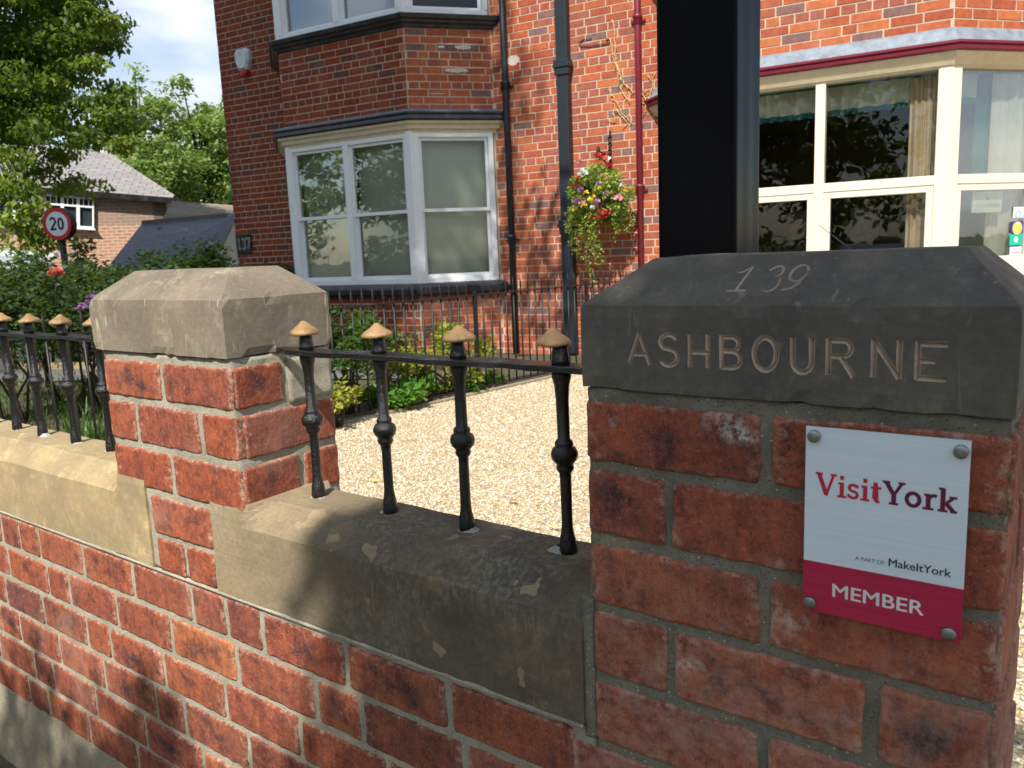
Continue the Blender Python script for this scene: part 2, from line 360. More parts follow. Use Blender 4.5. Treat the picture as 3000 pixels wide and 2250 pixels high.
# ---- bricks of the foreground: irregular outline, rounded arris, slightly uneven face
def brick_mesh(name, w, h, d, seed, mat, proud=0.0022):
    """front face on local -Y at y=-proud, back at y=+d; x 0..w, z 0..h"""
    rg = random.Random(seed); J = 0.0012; proud += rg.uniform(-.0008, .0008)
    nx = 13 if w > 0.12 else 7; nz = 5
    ring = []
    def j(): return rg.uniform(-J, J)*1.3
    c = 0.0035
    for i in range(nx): ring.append((c+(w-2*c)*i/(nx-1), 0+j()*.8))
    for i in range(nz): ring.append((w+j()*.8, c+(h-2*c)*i/(nz-1)))
    for i in range(nx): ring.append((w-c-(w-2*c)*i/(nx-1), h+j()*.8))
    for i in range(nz): ring.append((0+j()*.8, h-c-(h-2*c)*i/(nz-1)))
    n = len(ring); cx, cz = w/2, h/2
    def inset(p, t):
        return cx+(p[0]-cx)*(1-2*t/w), cz+(p[1]-cz)*(1-2*t/h)
    r2 = [inset(p, 0.0012) for p in ring]; r3 = [inset(p, 0.0036) for p in ring]
    yf = -proud-rg.uniform(0, 0.0010); r4 = [(x+(cx-x)*.03, z+(cz-z)*.06) for x, z in r3]
    V = [(x, d, z) for x, z in ring]+[(x, 0.0005, z) for x, z in ring]+[(x, -proud*0.7, z) for x, z in r2]+[(x, yf, z) for x, z in r3]+[(x, yf-.0001, z) for x, z in r4]
    F = []
    for a in range(4):
        for i in range(n): F.append((a*n+i, a*n+(i+1) % n, (a+1)*n+(i+1) % n, (a+1)*n+i))
    F.append(tuple(range(4*n, 5*n)))
    me = bpy.data.meshes.new(name); me.from_pydata(V, [], F); me.materials.append(mat)
    me.polygons.foreach_set('use_smooth', [i >= n for i in range(len(F))])
    for nm in ('rnd', 'rnd2'):
        at = me.attributes.new(nm, 'FLOAT', 'FACE'); at.data.foreach_set('value', [rg.random()]*len(F))
    bm = bmesh.new(); bm.from_mesh(me); bmesh.ops.recalc_face_normals(bm, faces=bm.faces); bm.to_mesh(me); bm.free()
    return me
_bs = [100]
def put_brick(parent, mat, x, z, w, h, d=0.03, face='F', at=0.0, name='brick', seed=None):
    """face F: front, plane Y=at, x along +X.  face R: plane X=at facing +X, x along +Y."""
    _bs[0] += 1
    me = brick_mesh(name, w, h, d, seed or _bs[0], mat)
    o = bpy.data.objects.new(name, me); COL.objects.link(o); o.parent = parent
    if face == 'F': o.location = (x, at, z+G)
    elif face == 'R': o.location = (at, x, z+G); o.rotation_euler = (0, 0, math.pi/2)
    elif face == 'L': o.location = (at, x+w, z+G); o.rotation_euler = (0, 0, -math.pi/2)
    return o

def rough_box(a, b, step, amp, seed=0.0, skip=()):
    """box with subdivided, noise-displaced faces (welded), returns bmesh"""
    bm = bmesh.new(); x0, y0, z0 = a; x1, y1, z1 = b
    def grid(o, u, v, lu, lv):
        nu = max(1, round(lu/step)); nv = max(1, round(lv/step)); o = Vector(o); u = Vector(u); v = Vector(v)
        vs_ = [[bm.verts.new(o+u*(lu*i/nu)+v*(lv*k/nv)) for k in range(nv+1)] for i in range(nu+1)]
        for i in range(nu):
            for k in range(nv): bm.faces.new((vs_[i][k], vs_[i+1][k], vs_[i+1][k+1], vs_[i][k+1]))
    X, Y, Z = x1-x0, y1-y0, z1-z0
    grid((x0, y0, z0), (1, 0, 0), (0, 0, 1), X, Z); grid((x1, y0, z0), (0, 1, 0), (0, 0, 1), Y, Z)
    grid((x1, y1, z0), (-1, 0, 0), (0, 0, 1), X, Z); grid((x0, y1, z0), (0, -1, 0), (0, 0, 1), Y, Z)
    grid((x0, y0, z1), (1, 0, 0), (0, 1, 0), X, Y); grid((x0, y1, z0), (1, 0, 0), (0, -1, 0), X, Y)
    bmesh.ops.remove_doubles(bm, verts=bm.verts, dist=1e-5)
    for v in bm.verts:
        n = mnoise.noise_vector(v.co*38+Vector((seed, seed*2, 0)))*amp + mnoise.noise_vector(v.co*110+Vector((seed, 0, 5)))*amp*0.6
        v.co += n
    return bm
def bm_obj(bm, name, mat, parent=None, smooth=True, **props):
    me = bpy.data.meshes.new(name); bm.to_mesh(me); bm.free(); me.materials.append(mat)
    if smooth: me.polygons.foreach_set('use_smooth', [True]*len(me.polygons))
    return link(name, me, parent, **props)

# ---- hipped cap stone, built as a fine grid so that its arrises can be worn and chipped
def cap_stone(name, x0, x1, y0, y1, zb, zarr, ztop, ins, mat, parent, seed, amp=0.0006, step=0.012):
    """outline grows from zb up to zarr, then slopes in by ins (l, r, f, b) to ztop"""
    l, r, f, b = ins
    bm = bmesh.new()
    nx = int((x1-x0)/step); ny = int((y1-y0)/step)
    nzs = 7; nss = 6
    rings = [(0, 0, 0, 0, zb+(zarr-zb)*k/nzs) for k in range(nzs+1)]+[(l*t, r*t, f*t, b*t, zarr+(ztop-zarr)*t) for t in [(k+1)/nss for k in range(nss)]]
    R = []
    for (a, b_, c, d, z) in rings:
        X0, X1, Y0, Y1 = x0+a, x1-b_, y0+c, y1-d
        pts = [(X0+(X1-X0)*i/nx, Y0) for i in range(nx)]+[(X1, Y0+(Y1-Y0)*i/ny) for i in range(ny)]+[(X1-(X1-X0)*i/nx, Y1) for i in range(nx)]+[(X0, Y1-(Y1-Y0)*i/ny) for i in range(ny)]
        R.append([bm.verts.new((x, y, z)) for x, y in pts])
    n = len(R[0])
    for a in range(len(R)-1):
        for i in range(n): bm.faces.new((R[a][i], R[a][(i+1) % n], R[a+1][(i+1) % n], R[a+1][i]))
    bm.faces.new(R[-1]); bm.faces.new(R[0][::-1])
    bm.verts.ensure_lookup_table()
    corner = {0, nx, nx+ny, 2*nx+ny}
    for a in range(len(R)):
        for i, v in enumerate(R[a]):
            d = mnoise.noise_vector(v.co*45+Vector((seed, 0, 0)))*amp + mnoise.noise_vector(v.co*9+Vector((seed, 9, 0)))*amp*2.0
            c = Vector(((x0+x1)/2, (y0+y1)/2, zb+0.04)); inw = (c-v.co).normalized()
            ch = 0.0
            if a == 0 and mnoise.noise(v.co*26+Vector((seed, 3, 0))) > 0.12: ch = 0.0032
            if a == nzs: ch = 0.0008+max(0, mnoise.noise(v.co*40+Vector((seed, 7, 0)))-0.28)*0.02
            if i in corner: ch += 0.0008
            v.co += d+inw*ch
    return bm

def link_bm(bm, name, mat, parent):
    for v in bm.verts: v.co.z += G
    bmesh.ops.recalc_face_normals(bm, faces=bm.faces)
    return bm_obj(bm, name, mat, parent, smooth=False)

# ---- strokes: chiselled grooves and flat printed letters both come from polylines
def arc(cx, cz, rx, rz, a0, a1, n=10):
    return [(cx+rx*math.cos(math.radians(a0+(a1-a0)*i/n)), cz+rz*math.sin(math.radians(a0+(a1-a0)*i/n))) for i in range(n+1)]
def groove(stroke, w, depth, fr):
    """closed solid with a V section swept along a polyline; fr maps (x, out, z) to world, out>0 is away from the stone"""
    n = len(stroke); P = [Vector(p) for p in stroke]; V = []; F = []
    for i, p in enumerate(P):
        d0 = (P[i]-P[i-1]).normalized() if i else (P[1]-P[0]).normalized()
        d1 = (P[i+1]-P[i]).normalized() if i < n-1 else d0
        t = (d0+d1).normalized(); k = min(2.0, 1/max(0.3, t.dot(d1))); q = Vector((-t.y, t.x))*k*w/2
        o = 0.0
        if i == 0: p = p-t*w*0.15
        if i == n-1: p = p+t*w*0.15
        end = 1.0
        V += [fr(p.x+q.x*1.25, 0.0012, p.y+q.y*1.25), fr(p.x-q.x*1.25, 0.0012, p.y-q.y*1.25), fr(p.x, -depth, p.y)]
    for i in range(n-1):
        a, b = 3*i, 3*i+3
        F += [(a, b, b+1, a+1), (a+1, b+1, b+2, a+2), (a+2, b+2, b, a)]
    F += [(0, 1, 2), (3*n-1, 3*n-2, 3*n-3)]
    return V, F
def cut_grooves(obj, strokes, w, depth, fr, mat):
    me = bpy.data.meshes.new('cutter'); V = []; F = []
    for s in strokes:
        v, f = groove(s, w, depth, fr); b = len(V); V += v; F += [tuple(b+i for i in q) for q in f]
    me.from_pydata([tuple(p) for p in V], [], F); me.materials.append(mat)
    bm = bmesh.new(); bm.from_mesh(me); bmesh.ops.recalc_face_normals(bm, faces=bm.faces); bm.to_mesh(me); bm.free()
    c = bpy.data.objects.new('cutter', me); COL.objects.link(c)
    md = obj.modifiers.new('cut', 'BOOLEAN'); md.operation = 'DIFFERENCE'; md.solver = 'EXACT'; md.use_self = True; md.object = c
    try: md.material_mode = 'TRANSFER'
    except Exception: pass
    dg = bpy.context.evaluated_depsgraph_get(); new = bpy.data.meshes.new_from_object(obj.evaluated_get(dg))
    obj.modifiers.clear(); obj.data = new
    bpy.data.objects.remove(c)

def ribbon(mb, stroke, w, fr, lift, miter=True, closed=False):
    """flat stroke; lift is the height above the surface"""
    P = [Vector(p) for p in stroke]; n = len(P); V = []
    for i, p in enumerate(P):
        if closed: d0 = (P[i]-P[i-1]).normalized(); d1 = (P[(i+1) % n]-P[i]).normalized()
        else:
            d0 = (P[i]-P[i-1]).normalized() if i else (P[1]-P[0]).normalized(); d1 = (P[i+1]-P[i]).normalized() if i < n-1 else d0
        t = (d0+d1).normalized(); k = min(1.6, 1/max(0.3, t.dot(d1))) if miter else 1; q = Vector((-t.y, t.x))*k*w/2
        V += [fr(p.x+q.x, lift, p.y+q.y), fr(p.x-q.x, lift, p.y-q.y)]
    F = [(2*i, 2*i+2, 2*i+3, 2*i+1) for i in range(n-1)]
    if closed: F.append((2*n-2, 0, 1, 2*n-1))
    mb.add([tuple(v) for v in V], F)

# glyphs in a unit box: height 1 (x-height .68); value = (advance, [(stroke, width factor)])
def slab(x, z, w): return ([(x-w/2, z), (x+w/2, z)], 0.62)
SERIF = {
 'V': (0.86, [([(0.14, 0.94), (0.45, 0.04)], 1.1), ([(0.45, 0.04), (0.74, 0.94)], 0.7), slab(0.14, 0.95, 0.30), slab(0.74, 0.95, 0.26), slab(0.45, 0.05, 0.14)]),
 'i': (0.42, [([(0.22, 0.05), (0.22, 0.66)], 1.05), slab(0.17, 0.62, 0.20), slab(0.22, 0.05, 0.36), ([(0.14, 0.88), (0.30, 0.88)], 1.1)]),
 's': (0.50, [(arc(0.25, 0.49, 0.16, 0.135, 30, 250, 9)+arc(0.25, 0.20, 0.17, 0.145, 80, -150, 9), 0.75), ([(0.42, 0.50), (0.42, 0.64)], 0.5), ([(0.07, 0.06), (0.07, 0.22)], 0.5)]),
 't': (0.46, [([(0.20, 0.86), (0.20, 0.17)]+arc(0.30, 0.17, 0.10, 0.11, 180, 300, 5), 1.0), slab(0.22, 0.63, 0.40)]),
 'Y': (0.80, [([(0.14, 0.94), (0.42, 0.42)], 1.05), ([(0.70, 0.94), (0.42, 0.42)], 0.75), ([(0.42, 0.46), (0.42, 0.05)], 1.1), slab(0.14, 0.95, 0.28), slab(0.70, 0.95, 0.26), slab(0.42, 0.05, 0.34)]),
 'o': (0.64, [(arc(0.31, 0.345, 0.225, 0.27, 0, 360, 20)[:-1], 'c')]),
 'r': (0.52, [([(0.20, 0.05), (0.20, 0.66)], 1.05), slab(0.15, 0.62, 0.20), slab(0.20, 0.05, 0.38), (arc(0.40, 0.42, 0.18, 0.20, 165, 60, 7), 0.85)]),
 'k': (0.68, [([(0.18, 0.05), (0.18, 0.98)], 1.05), slab(0.13, 0.95, 0.20), slab(0.18, 0.05, 0.34), ([(0.20, 0.28), (0.52, 0.60)], 0.7), ([(0.30, 0.36), (0.56, 0.05)], 1.0), slab(0.53, 0.63, 0.26), slab(0.56, 0.05, 0.24)]),
}
def serif_text(txt, x, z, h, fr, lift, stroke=0.17, track=0.0, skew=0.0):
    mb = MB(); k = 0
    for ch in txt:
        adv, st = SERIF[ch]
        for s, wf in st:
            k += 1; cl = wf == 'c'; w = (0.95 if cl else wf)*stroke*h
            pts = [(x+px*h, z+pz*h) for px, pz in s]
            ribbon(mb, pts, w, fr, lift+k*0.000012, closed=cl)
        x += (adv+track)*h
    return mb, x
def sans_mesh(txt, size, weight=0.0):
    """a word in the built-in sans, as flat triangles (x, z) with its left baseline at 0"""
    cu = bpy.data.curves.new('word', 'FONT'); cu.body = txt; cu.size = size; cu.resolution_u = 4
    o = bpy.data.objects.new('word', cu); COL.objects.link(o)
    dg = bpy.context.evaluated_depsgraph_get(); me = bpy.data.meshes.new_from_object(o.evaluated_get(dg))
    V = [(v.co.x, v.co.y) for v in me.vertices]; F = [tuple(p.vertices) for p in me.polygons]
    bpy.data.objects.remove(o); bpy.data.curves.remove(cu); bpy.data.meshes.remove(me)
    return V, F
def sans_text(txt, x, z, width, fr, lift, weight=0.0, height=None):
    V, F = sans_mesh(txt, 1.0, weight); x0 = min(v[0] for v in V); x1 = max(v[0] for v in V); z1 = max(v[1] for v in V); z0 = min(v[1] for v in V)
    k = width/(x1-x0); kz = height/(z1-max(z0, 0) if z0 < -0.01 else z1-z0) if height else k
    mb = MB()
    for i, (sx, sz) in enumerate(((0, 0), (1, 0), (-1, 0), (0, 1), (0, -1)) if weight else ((0, 0),)):
        mb.add([fr(x+(a-x0)*k+sx*weight*k, lift+i*.00001, z+b*kz+sz*weight*kz*.7) for a, b in V], F)
    return mb

# ---- leaves
def leaves(name, centres, size, mat, parent=None, spread=None, droop=0.4, aspect=1.7, tone=None, rs=None, flat=0.0, **props):
    """one mesh of small folded leaves; centres (N,3); size scalar or (lo, hi)"""
    rg_ = np.random.default_rng(rs if rs is not None else len(centres))
    N = len(centres); lo, hi = size if hasattr(size, '__len__') else (size*.7, size*1.3)
    s = rg_.uniform(lo, hi, N)[:, None]
    az = rg_.uniform(0, 2*np.pi, N); el = rg_.normal(-droop, 0.45, N)*(1-flat)
    d = np.stack([np.cos(az)*np.cos(el), np.sin(az)*np.cos(el), np.sin(el)], 1)
    up = rg_.normal(0, 0.5*(1-flat)+0.1, (N, 3)); up[:, 2] += 1.0
    w = np.cross(d, up); w /= np.linalg.norm(w, axis=1)[:, None]+1e-9
    nn = np.cross(w, d)
    c = np.asarray(centres); hw = s/aspect/2
    P = np.stack([c, c+d*s*.45+w*hw+nn*s*.06, c+d*s, c+d*s*.45-w*hw+nn*s*.06], 1).reshape(-1, 3)
    me = bpy.data.meshes.new(name); me.vertices.add(4*N); me.vertices.foreach_set('co', P.ravel())
    me.loops.add(6*N); me.polygons.add(2*N)
    idx = np.arange(N)*4
    lv = np.stack([idx, idx+1, idx+2, idx, idx+2, idx+3], 1).ravel()
    me.loops.foreach_set('vertex_index', lv.astype(np.int32)); me.polygons.foreach_set('loop_start', (np.arange(2*N)*3).astype(np.int32))
    me.update(calc_edges=True)
    t = (tone if tone is not None else rg_.random(N)); t = np.clip(t+rg_.normal(0, .12, N), 0, 1)
    at = me.attributes.new('rnd', 'FLOAT', 'FACE'); at.data.foreach_set('value', np.repeat(t, 2).astype(np.float32))
    me.materials.append(mat)
    return link(name, me, parent, **props)
def clump_points(cents, per, rad, rg_, squash=0.6):
    out = []
    for c, r in zip(cents, rad):
        q = rg_.normal(0, 1, (per, 3)); q /= np.linalg.norm(q, axis=1)[:, None]; q *= (rg_.random(per)**0.45)[:, None]*r; q[:, 2] *= squash
        out.append(np.asarray(c)+q)
    return np.concatenate(out)

# ================================================================ the front boundary: piers, wall, coping
# ---- right pier ------------------------------------------------
PW = 0.3665; PD = 0.195
pier = thing('gate_pier', 'dark red brick gate pier with sooty cap stone carved ASHBOURNE and 139', 'gate pier', loc=(0.18, 0.1, 0))
def child(o, par):
    o.parent = par; o.matrix_parent_inverse = Matrix.Translation(-par.location); return o
class ZeroParent: pass
def part_root(t):
    """things keep their Empty at the base; children are modelled in world space"""
    return t
_orig_link = link
def link(name, me, parent=None, bevel=0.0, **props):
    o = _orig_link(name, me, parent, bevel, **props)
    if parent is not None and parent.location.length > 0: o.matrix_parent_inverse = Matrix.Translation(-parent.location)
    return o
def put_brick(parent, mat, x, z, w, h, d=0.03, face='F', at=0.0, name='brick', seed=None, proud=0.0022):
    _bs[0] += 1
    me = brick_mesh(name, w, h, d, seed or _bs[0], mat, proud)
    if face == 'F': loc, rz = (x, at, z+G), 0
    elif face == 'R': loc, rz = (at, x, z+G), math.pi/2
    else: loc, rz = (at, x+w, z+G), -math.pi/2
    o = link(name, me, parent); o.location = loc; o.rotation_euler = (0, 0, rz); return o

rows1 = [(-0.0150, -0.0770), (-0.0870, -0.1535), (-0.1640, -0.2290), (-0.2390, -0.3080), (-0.3190, -0.3860), (-0.3960, -0.4620), (-0.4720, -0.5380), (-0.5480, -0.6140), (-0.6240, -0.6900), (-0.7000, -0.7660), (-0.7760, -0.8400), (-0.85, -0.915)]
bm = rough_box((0.0012, 0.0008, -0.99), (PW-0.0012, PD-0.001, -0.001), 0.0062, 0.0017, 3.0)
mo = link_bm(bm, 'mortar', M_['mortar_dark'], pier); mo.data.polygons.foreach_set('use_smooth', [True]*len(mo.data.polygons))
jn = 0.010
lay_a = [(0.001, 0.178), (0.188, PW-0.001)]
lay_b = [(0.0, 0.085), (0.0945, 0.268), (0.279, PW)]
rj = random.Random(5)
for i, (zt, zb) in enumerate(rows1):
    lay = (lay_a if i % 2 == 0 else lay_b) if i < 5 else [[(-0.035, 0.155), (0.166, 0.330), (0.34, PW)], [(0.012, 0.09), (0.10, 0.275), (0.285, PW)]][i % 2 if i > 5 else 0]
    if i == 3: lay = [(0.002, 0.086), (0.0955, 0.272), (0.284, PW-0.002)]
    for (a, b) in lay:
        put_brick(pier, M_['brick_deep'], a+rj.uniform(-.0012, .0012), zb+rj.uniform(-.001, .001), b-a, zt-zb, face='F')
    for (a, b) in ([(0.001, 0.09), (0.1, 0.193)] if i % 2 else [(0.002, 0.193)]):
        put_brick(pier, M_['brick_deep'], a, zb, b-a, zt-zb, face='R', at=PW)
        if i < 5: put_brick(pier, M_['brick_deep'], a, zb, b-a, zt-zb, face='L', at=0.0)
# cap
cap = link_bm(cap_stone('cap_stone', -0.003, PW+0.003, -0.004, PD+0.006, 0.0, 0.0822, 0.1248, (0.054, 0.043, 0.054, 0.05), M_['stone_dark'], pier, 4.0), 'cap_stone', M_['stone_dark'], pier)
frF = lambda x, o_, z: (x, -0.004-o_, z+G)
zl, zh = 0.0262, 0.0552; H_ = zh-zl; mid = (zl+zh)/2
def glyph_pts():
    A, S_, Hh, B, O, U, Rr, N, E_ = [(0.049, 0.0755), (0.082, 0.1031), (0.1114, 0.1335), (0.1413, 0.1624), (0.1717, 0.1944), (0.2042, 0.2248), (0.2332, 0.2584), (0.2679, 0.2916), (0.2998, 0.3228)]
    e = 0.0025; st = []
    st += [[(A[0]+e, zl), ((A[0]+A[1])/2, zh)], [((A[0]+A[1])/2, zh), (A[1]-e, zl)], [(A[0]+.006, zl+H_*.32), (A[1]-.006, zl+H_*.32)]]
    cx = (S_[0]+S_[1])/2
    st += [arc(cx, zl+H_*.75, .0085, H_*.24, 25, 235, 10)+arc(cx, zl+H_*.26, .0088, H_*.26, 70, -150, 12)]
    st += [[(Hh[0]+e, zl), (Hh[0]+e, zh)], [(Hh[1]-e, zl), (Hh[1]-e, zh)], [(Hh[0]+e, mid-.001), (Hh[1]-e, mid-.001)]]
    st += [[(B[0]+e, zl), (B[0]+e, zh)], [(B[0]+e, zh-.001)]+arc(B[0]+.012, zl+H_*.76, .006, H_*.215, 90, -90, 8)+[(B[0]+e, zl+H_*.545)], [(B[0]+e, zl+H_*.54)]+arc(B[0]+.012, zl+H_*.28, .0078, H_*.25, 90, -90, 8)+[(B[0]+e, zl+.001)]]
    st += [arc((O[0]+O[1])/2, mid, .0098, H_*.49, 90, 452, 22)]
    st += [[(U[0]+e, zh), (U[0]+e, zl+H_*.32)]+arc((U[0]+U[1])/2, zl+H_*.32, (U[1]-U[0])/2-e, H_*.31, 180, 360, 12)[1:]+[(U[1]-e, zh)]]
    st += [[(Rr[0]+e, zl), (Rr[0]+e, zh)], [(Rr[0]+e, zh-.001)]+arc(Rr[0]+.0135, zl+H_*.745, .0065, H_*.225, 90, -90, 8)+[(Rr[0]+e, zl+H_*.52)], [(Rr[0]+.012, zl+H_*.5), (Rr[1]-.003, zl-.001)]]
    st += [[(N[0]+e, zl), (N[0]+e, zh)], [(N[0]+e, zh), (N[1]-e, zl)], [(N[1]-e, zl), (N[1]-e, zh)]]
    st += [[(E_[0]+e, zl), (E_[0]+e, zh)], [(E_[0]+e, zh-.0015), (E_[1]-.001, zh-.0015)], [(E_[0]+e, mid), (E_[1]-.009, mid)], [(E_[0]+e, zl+.001), (E_[1]-.001, zl+.001)]]
    return st
cut_grooves(cap, glyph_pts(), 0.0049, 0.0044, frF, M_['stone_cut'])
sl_u = Vector((0, 0.054, 0.0426)).normalized(); sl_n = Vector((0, -0.0426, 0.054)).normalized(); sl_len = math.hypot(.054, .0426)
frS = lambda x, o_, t: tuple(Vector((x, -0.004, 0.0822+G))+sl_u*t+sl_n*o_)
k = sl_len/0.054
n139 = [[(.1430, .0345*k), (.1465, .0350*k), (.1530, .0400*k), (.1535, .0400*k), (.1508, .0165*k)], [(.1425, .0152*k), (.1595, .0152*k)],
        [(.1708, .0365*k)]+arc(.1775, .0345*k, .0060, .0060*k, 150, -60, 8)+arc(.1790, .0220*k, .0072, .0080*k, 85, -140, 9),
        arc(.1985, .0325*k, .0070, .0085*k, 20, 380, 16)[:-1]+[(.2050, .0300*k), (.2035, .0230*k), (.1985, .0175*k), (.1915, .0155*k)]]
n139 = [[(x+(t-.0155*k)*.12, t) for x, t in s] for s in n139]
cut_grooves(cap, n139, 0.0030, 0.0021, frS, M_['stone_cut'])

# ---- plaque on the right pier
plq = tag(bpy.data.objects.new('wall_plaque', None), 'brushed metal Visit York member plaque with red band, studded to the dark gate pier', 'plaque'); COL.objects.link(plq)
plq.location = (0.28, 0, G-0.1)
Mp = NM('brushed aluminium'); vv = Mp.world(scale=(6, 60, 420)); bn = Mp.noise(vv, 1.0, 4, 0.6)
brushed = Mp.done(Mp.ramp(bn, [(0.3, (0.66, 0.76, 0.86)), (0.7, (0.74, 0.83, 0.92))]), Mp.ramp(bn, [(0.3, 0.42), (0.7, 0.6)]), Mp.bump(bn, 0.10, 0.0003), metal=0.15)
Mp = NM('pink red band'); bn = Mp.noise(Mp.world(scale=(6, 60, 420)), 1.0, 4, 0.6)
redband = Mp.done(Mp.ramp(bn, [(0.3, (0.42, 0.012, 0.055)), (0.7, (0.52, 0.02, 0.08))]), 0.45, metal=0.2)
red_ink = mat_paint('plaque red ink', (0.55, 0.015, 0.05), 0.5); plum_ink = mat_paint('plaque plum ink', (0.13, 0.004, 0.04), 0.5)
ink = mat_paint('plaque black ink', (0.02, 0.02, 0.035), 0.5); paper = mat_paint('plaque white ink', (0.70, 0.70, 0.72), 0.5)
px0, px1, pz0, pz1 = 0.2222, 0.3426, -0.1780, -0.0165; PY = -0.0155
MB().box((px0, PY, pz0+G), (px1, PY+0.0016, pz1+G)).build('metal_plate', brushed, plq)
MB().box((px0-.00005, PY-0.00012, pz0+G-.00005), (px1+.00005, PY+0.0012, -0.1333+G)).build('red_band', redband, plq)
frP = lambda x, o_, z: (x, PY-0.00016-o_, z+G)
mb, xe = serif_text('Visit', 0.2312, -0.0728, 0.0185, frP, 0.0, 0.170, 0.0); w1 = xe-0.2312
def fit_serif(txt, xa, xb, z, h, mat, nm):
    _, e = serif_text(txt, 0, 0, h, frP, 0.0); s = (xb-xa)/e
    mb, _ = serif_text(txt, 0, 0, h, lambda x, o_, zz: (xa+x*s, PY-0.00016-o_, z+zz+G), 0.0, 0.162); mb.build(nm, mat, plq)
fit_serif('Visit', 0.2308, 0.2826, -0.0740, 0.0192, red_ink, 'word')
fit_serif('York', 0.2826, 0.3358, -0.0740, 0.0192, plum_ink, 'word')
sans_text('A PART OF', 0.2637, -0.1252, 0.0222, frP, 0, 0.0).build('word', ink, plq)
sans_text('MakeItYork', 0.2892, -0.1254, 0.0445, frP, 0, 0.016, 0.0066).build('word', ink, plq)
sans_text('MEMBER', 0.2466, -0.1612, 0.0692, frP, 0, 0.014, 0.0112).build('word', paper, plq)
steel = mat_paint('steel stud', (0.30, 0.31, 0.31), 0.32); steel.node_tree.nodes['Principled BSDF'].inputs['Metallic'].default_value = 0.9
for x, z in ((.2292, -.0244), (.3365, -.0250), (.3343, -.1712), (.2284, -.1705)):
    MB().lathe([(.0026, .0125), (.0053, .0125), (.0053, -.0030), (.0049, -.0036), (.0002, -.0037)], (0, 0, 0), 20, lambda a, b, c, x=x, z=z: (x+a, PY+c, z+G+b)).build('stud', steel, plq)

# ---- left pier --------------------------------------------------
LX0, LX1 = -0.969, -0.6025; LPD = 0.187
lp = thing('wall_pier', 'orange red brick wall pier with pale tan hipped cap stone, in sunlight', 'pier', loc=(-0.785, 0.1, 0))
bm = rough_box((LX0+.0012, 0.0006, -0.3745), (LX1-.0010, LPD-.001, -0.002), 0.0062, 0.0019, 8.0)
mo = link_bm(bm, 'mortar', M_['mortar'], lp); mo.data.polygons.foreach_set('use_smooth', [True]*len(mo.data.polygons))
w = LX1-LX0
for i, lay in enumerate(([(0.0, .173), (.183, w)], [(0.0, .082), (.092, .268), (.280, w)], [(0.0, .175), (.186, w)])):
    zt, zb = [(-0.016, -0.0775), (-0.0885, -0.1545), (-0.166, -0.2330)][i]
    for a, b in lay: put_brick(lp, M_['brick_warm'], LX0+a, zb, b-a, zt-zb)
    for a, b in ([(.002, .088)], [(.012, .186)], [(.003, .105), (.117, .186)])[i]: put_brick(lp, M_['brick_warm'], a, zb, b-a, zt-zb, face='R', at=LX1)
    for a, b in ([(.002, .186)], [(.002, .09), (.1, .186)], [(.002, .186)])[i]: put_brick(lp, M_['brick_warm'], a, zb, b-a, zt-zb, face='L', at=LX0)
put_brick(lp, M_['brick_warm'], -0.866, -0.310, 0.172, 0.066)
put_brick(lp, M_['brick_warm'], -0.862, -0.3765, 0.078, 0.058); put_brick(lp, M_['brick_warm'], -0.774, -0.3765, 0.076, 0.058)
link_bm(cap_stone('cap_stone', LX0-.018, LX1+.002, -0.006, LPD+.004, 0.0, 0.0850, 0.1300, (0.060, 0.050, 0.055, 0.055), M_['stone_tan'], lp, 11.0, amp=0.00035), 'cap_stone', M_['stone_tan'], lp)
# mortar fillet where the rail socket was patched on the side face
bm = rough_box((LX1-.006, 0.098, -0.082), (LX1+.0035, 0.184, -0.013), 0.007, 0.0022, 21.0)
p = link_bm(bm, 'mortar_patch', M_['mortar'], lp); p.data.polygons.foreach_set('use_smooth', [True]*len(p.data.polygons))

# ---- low wall ---------------------------------------------------
wall = thing('boundary_wall', 'low red brick boundary wall with chamfered sandstone coping between the two piers', 'wall', loc=(-1.0, 0.08, 0))
WX0 = -4.35; WD = 0.165
bm = rough_box((WX0, 0.0006, -0.99), (-0.0012, WD-.01, -0.3765), 0.0075, 0.0016, 14.0)
mo = link_bm(bm, 'mortar', M_['mortar'], wall); mo.data.polygons.foreach_set('use_smooth', [True]*len(mo.data.polygons))
rw = random.Random(23)
zt = -0.3855
for i in range(6):
    zb = zt-0.0665; x = -0.006 if i % 2 else -0.05
    if i == 0: x = -0.026
    n = 0
    while x > WX0+0.02:
        hd = (n+i) % 5 == 3 or rw.random() < 0.12
        w = (0.083 if hd else 0.176)+rw.uniform(-.004, .004)
        a = max(x-w, WX0+.004)
        if x-a > .02: put_brick(wall, M_['brick_wall'], a, zb+rw.uniform(-.0015, .0015), x-a, 0.0665+rw.uniform(-.0015, .001), d=0.02)
        x = a-0.0095-rw.uniform(0, .003); n += 1
    zt = zb-0.0100
# rendered footing that flares towards the pavement
def footing():
    bm = bmesh.new(); nx = 110; prof = [(0.000, -0.835), (-0.004, -0.845), (-0.007, -0.88), (-0.012, -0.93), (-0.02, -0.975), (-0.03, -1.02)]
    R = []
    for i in range(nx+1):
        x = WX0+(PW-WX0)*i/nx; row = []
        for k_, (y, z) in enumerate(prof):
            v = Vector((x, y, z)); nz_ = mnoise.noise_vector(v*9)*0.006+mnoise.noise_vector(v*40)*0.002
            row.append(bm.verts.new((x, y+nz_.y, z+G+(nz_.z if k_ else mnoise.noise(Vector((x*7, 0, 3)))*0.02+.005))))
        R.append(row)
    for i in range(nx):
        for k_ in range(len(prof)-1): bm.faces.new((R[i][k_], R[i][k_+1], R[i+1][k_+1], R[i+1][k_]))
    bmesh.ops.recalc_face_normals(bm, faces=bm.faces)
    return bm_obj(bm, 'concrete_footing', M_['footing'], wall)
footing()
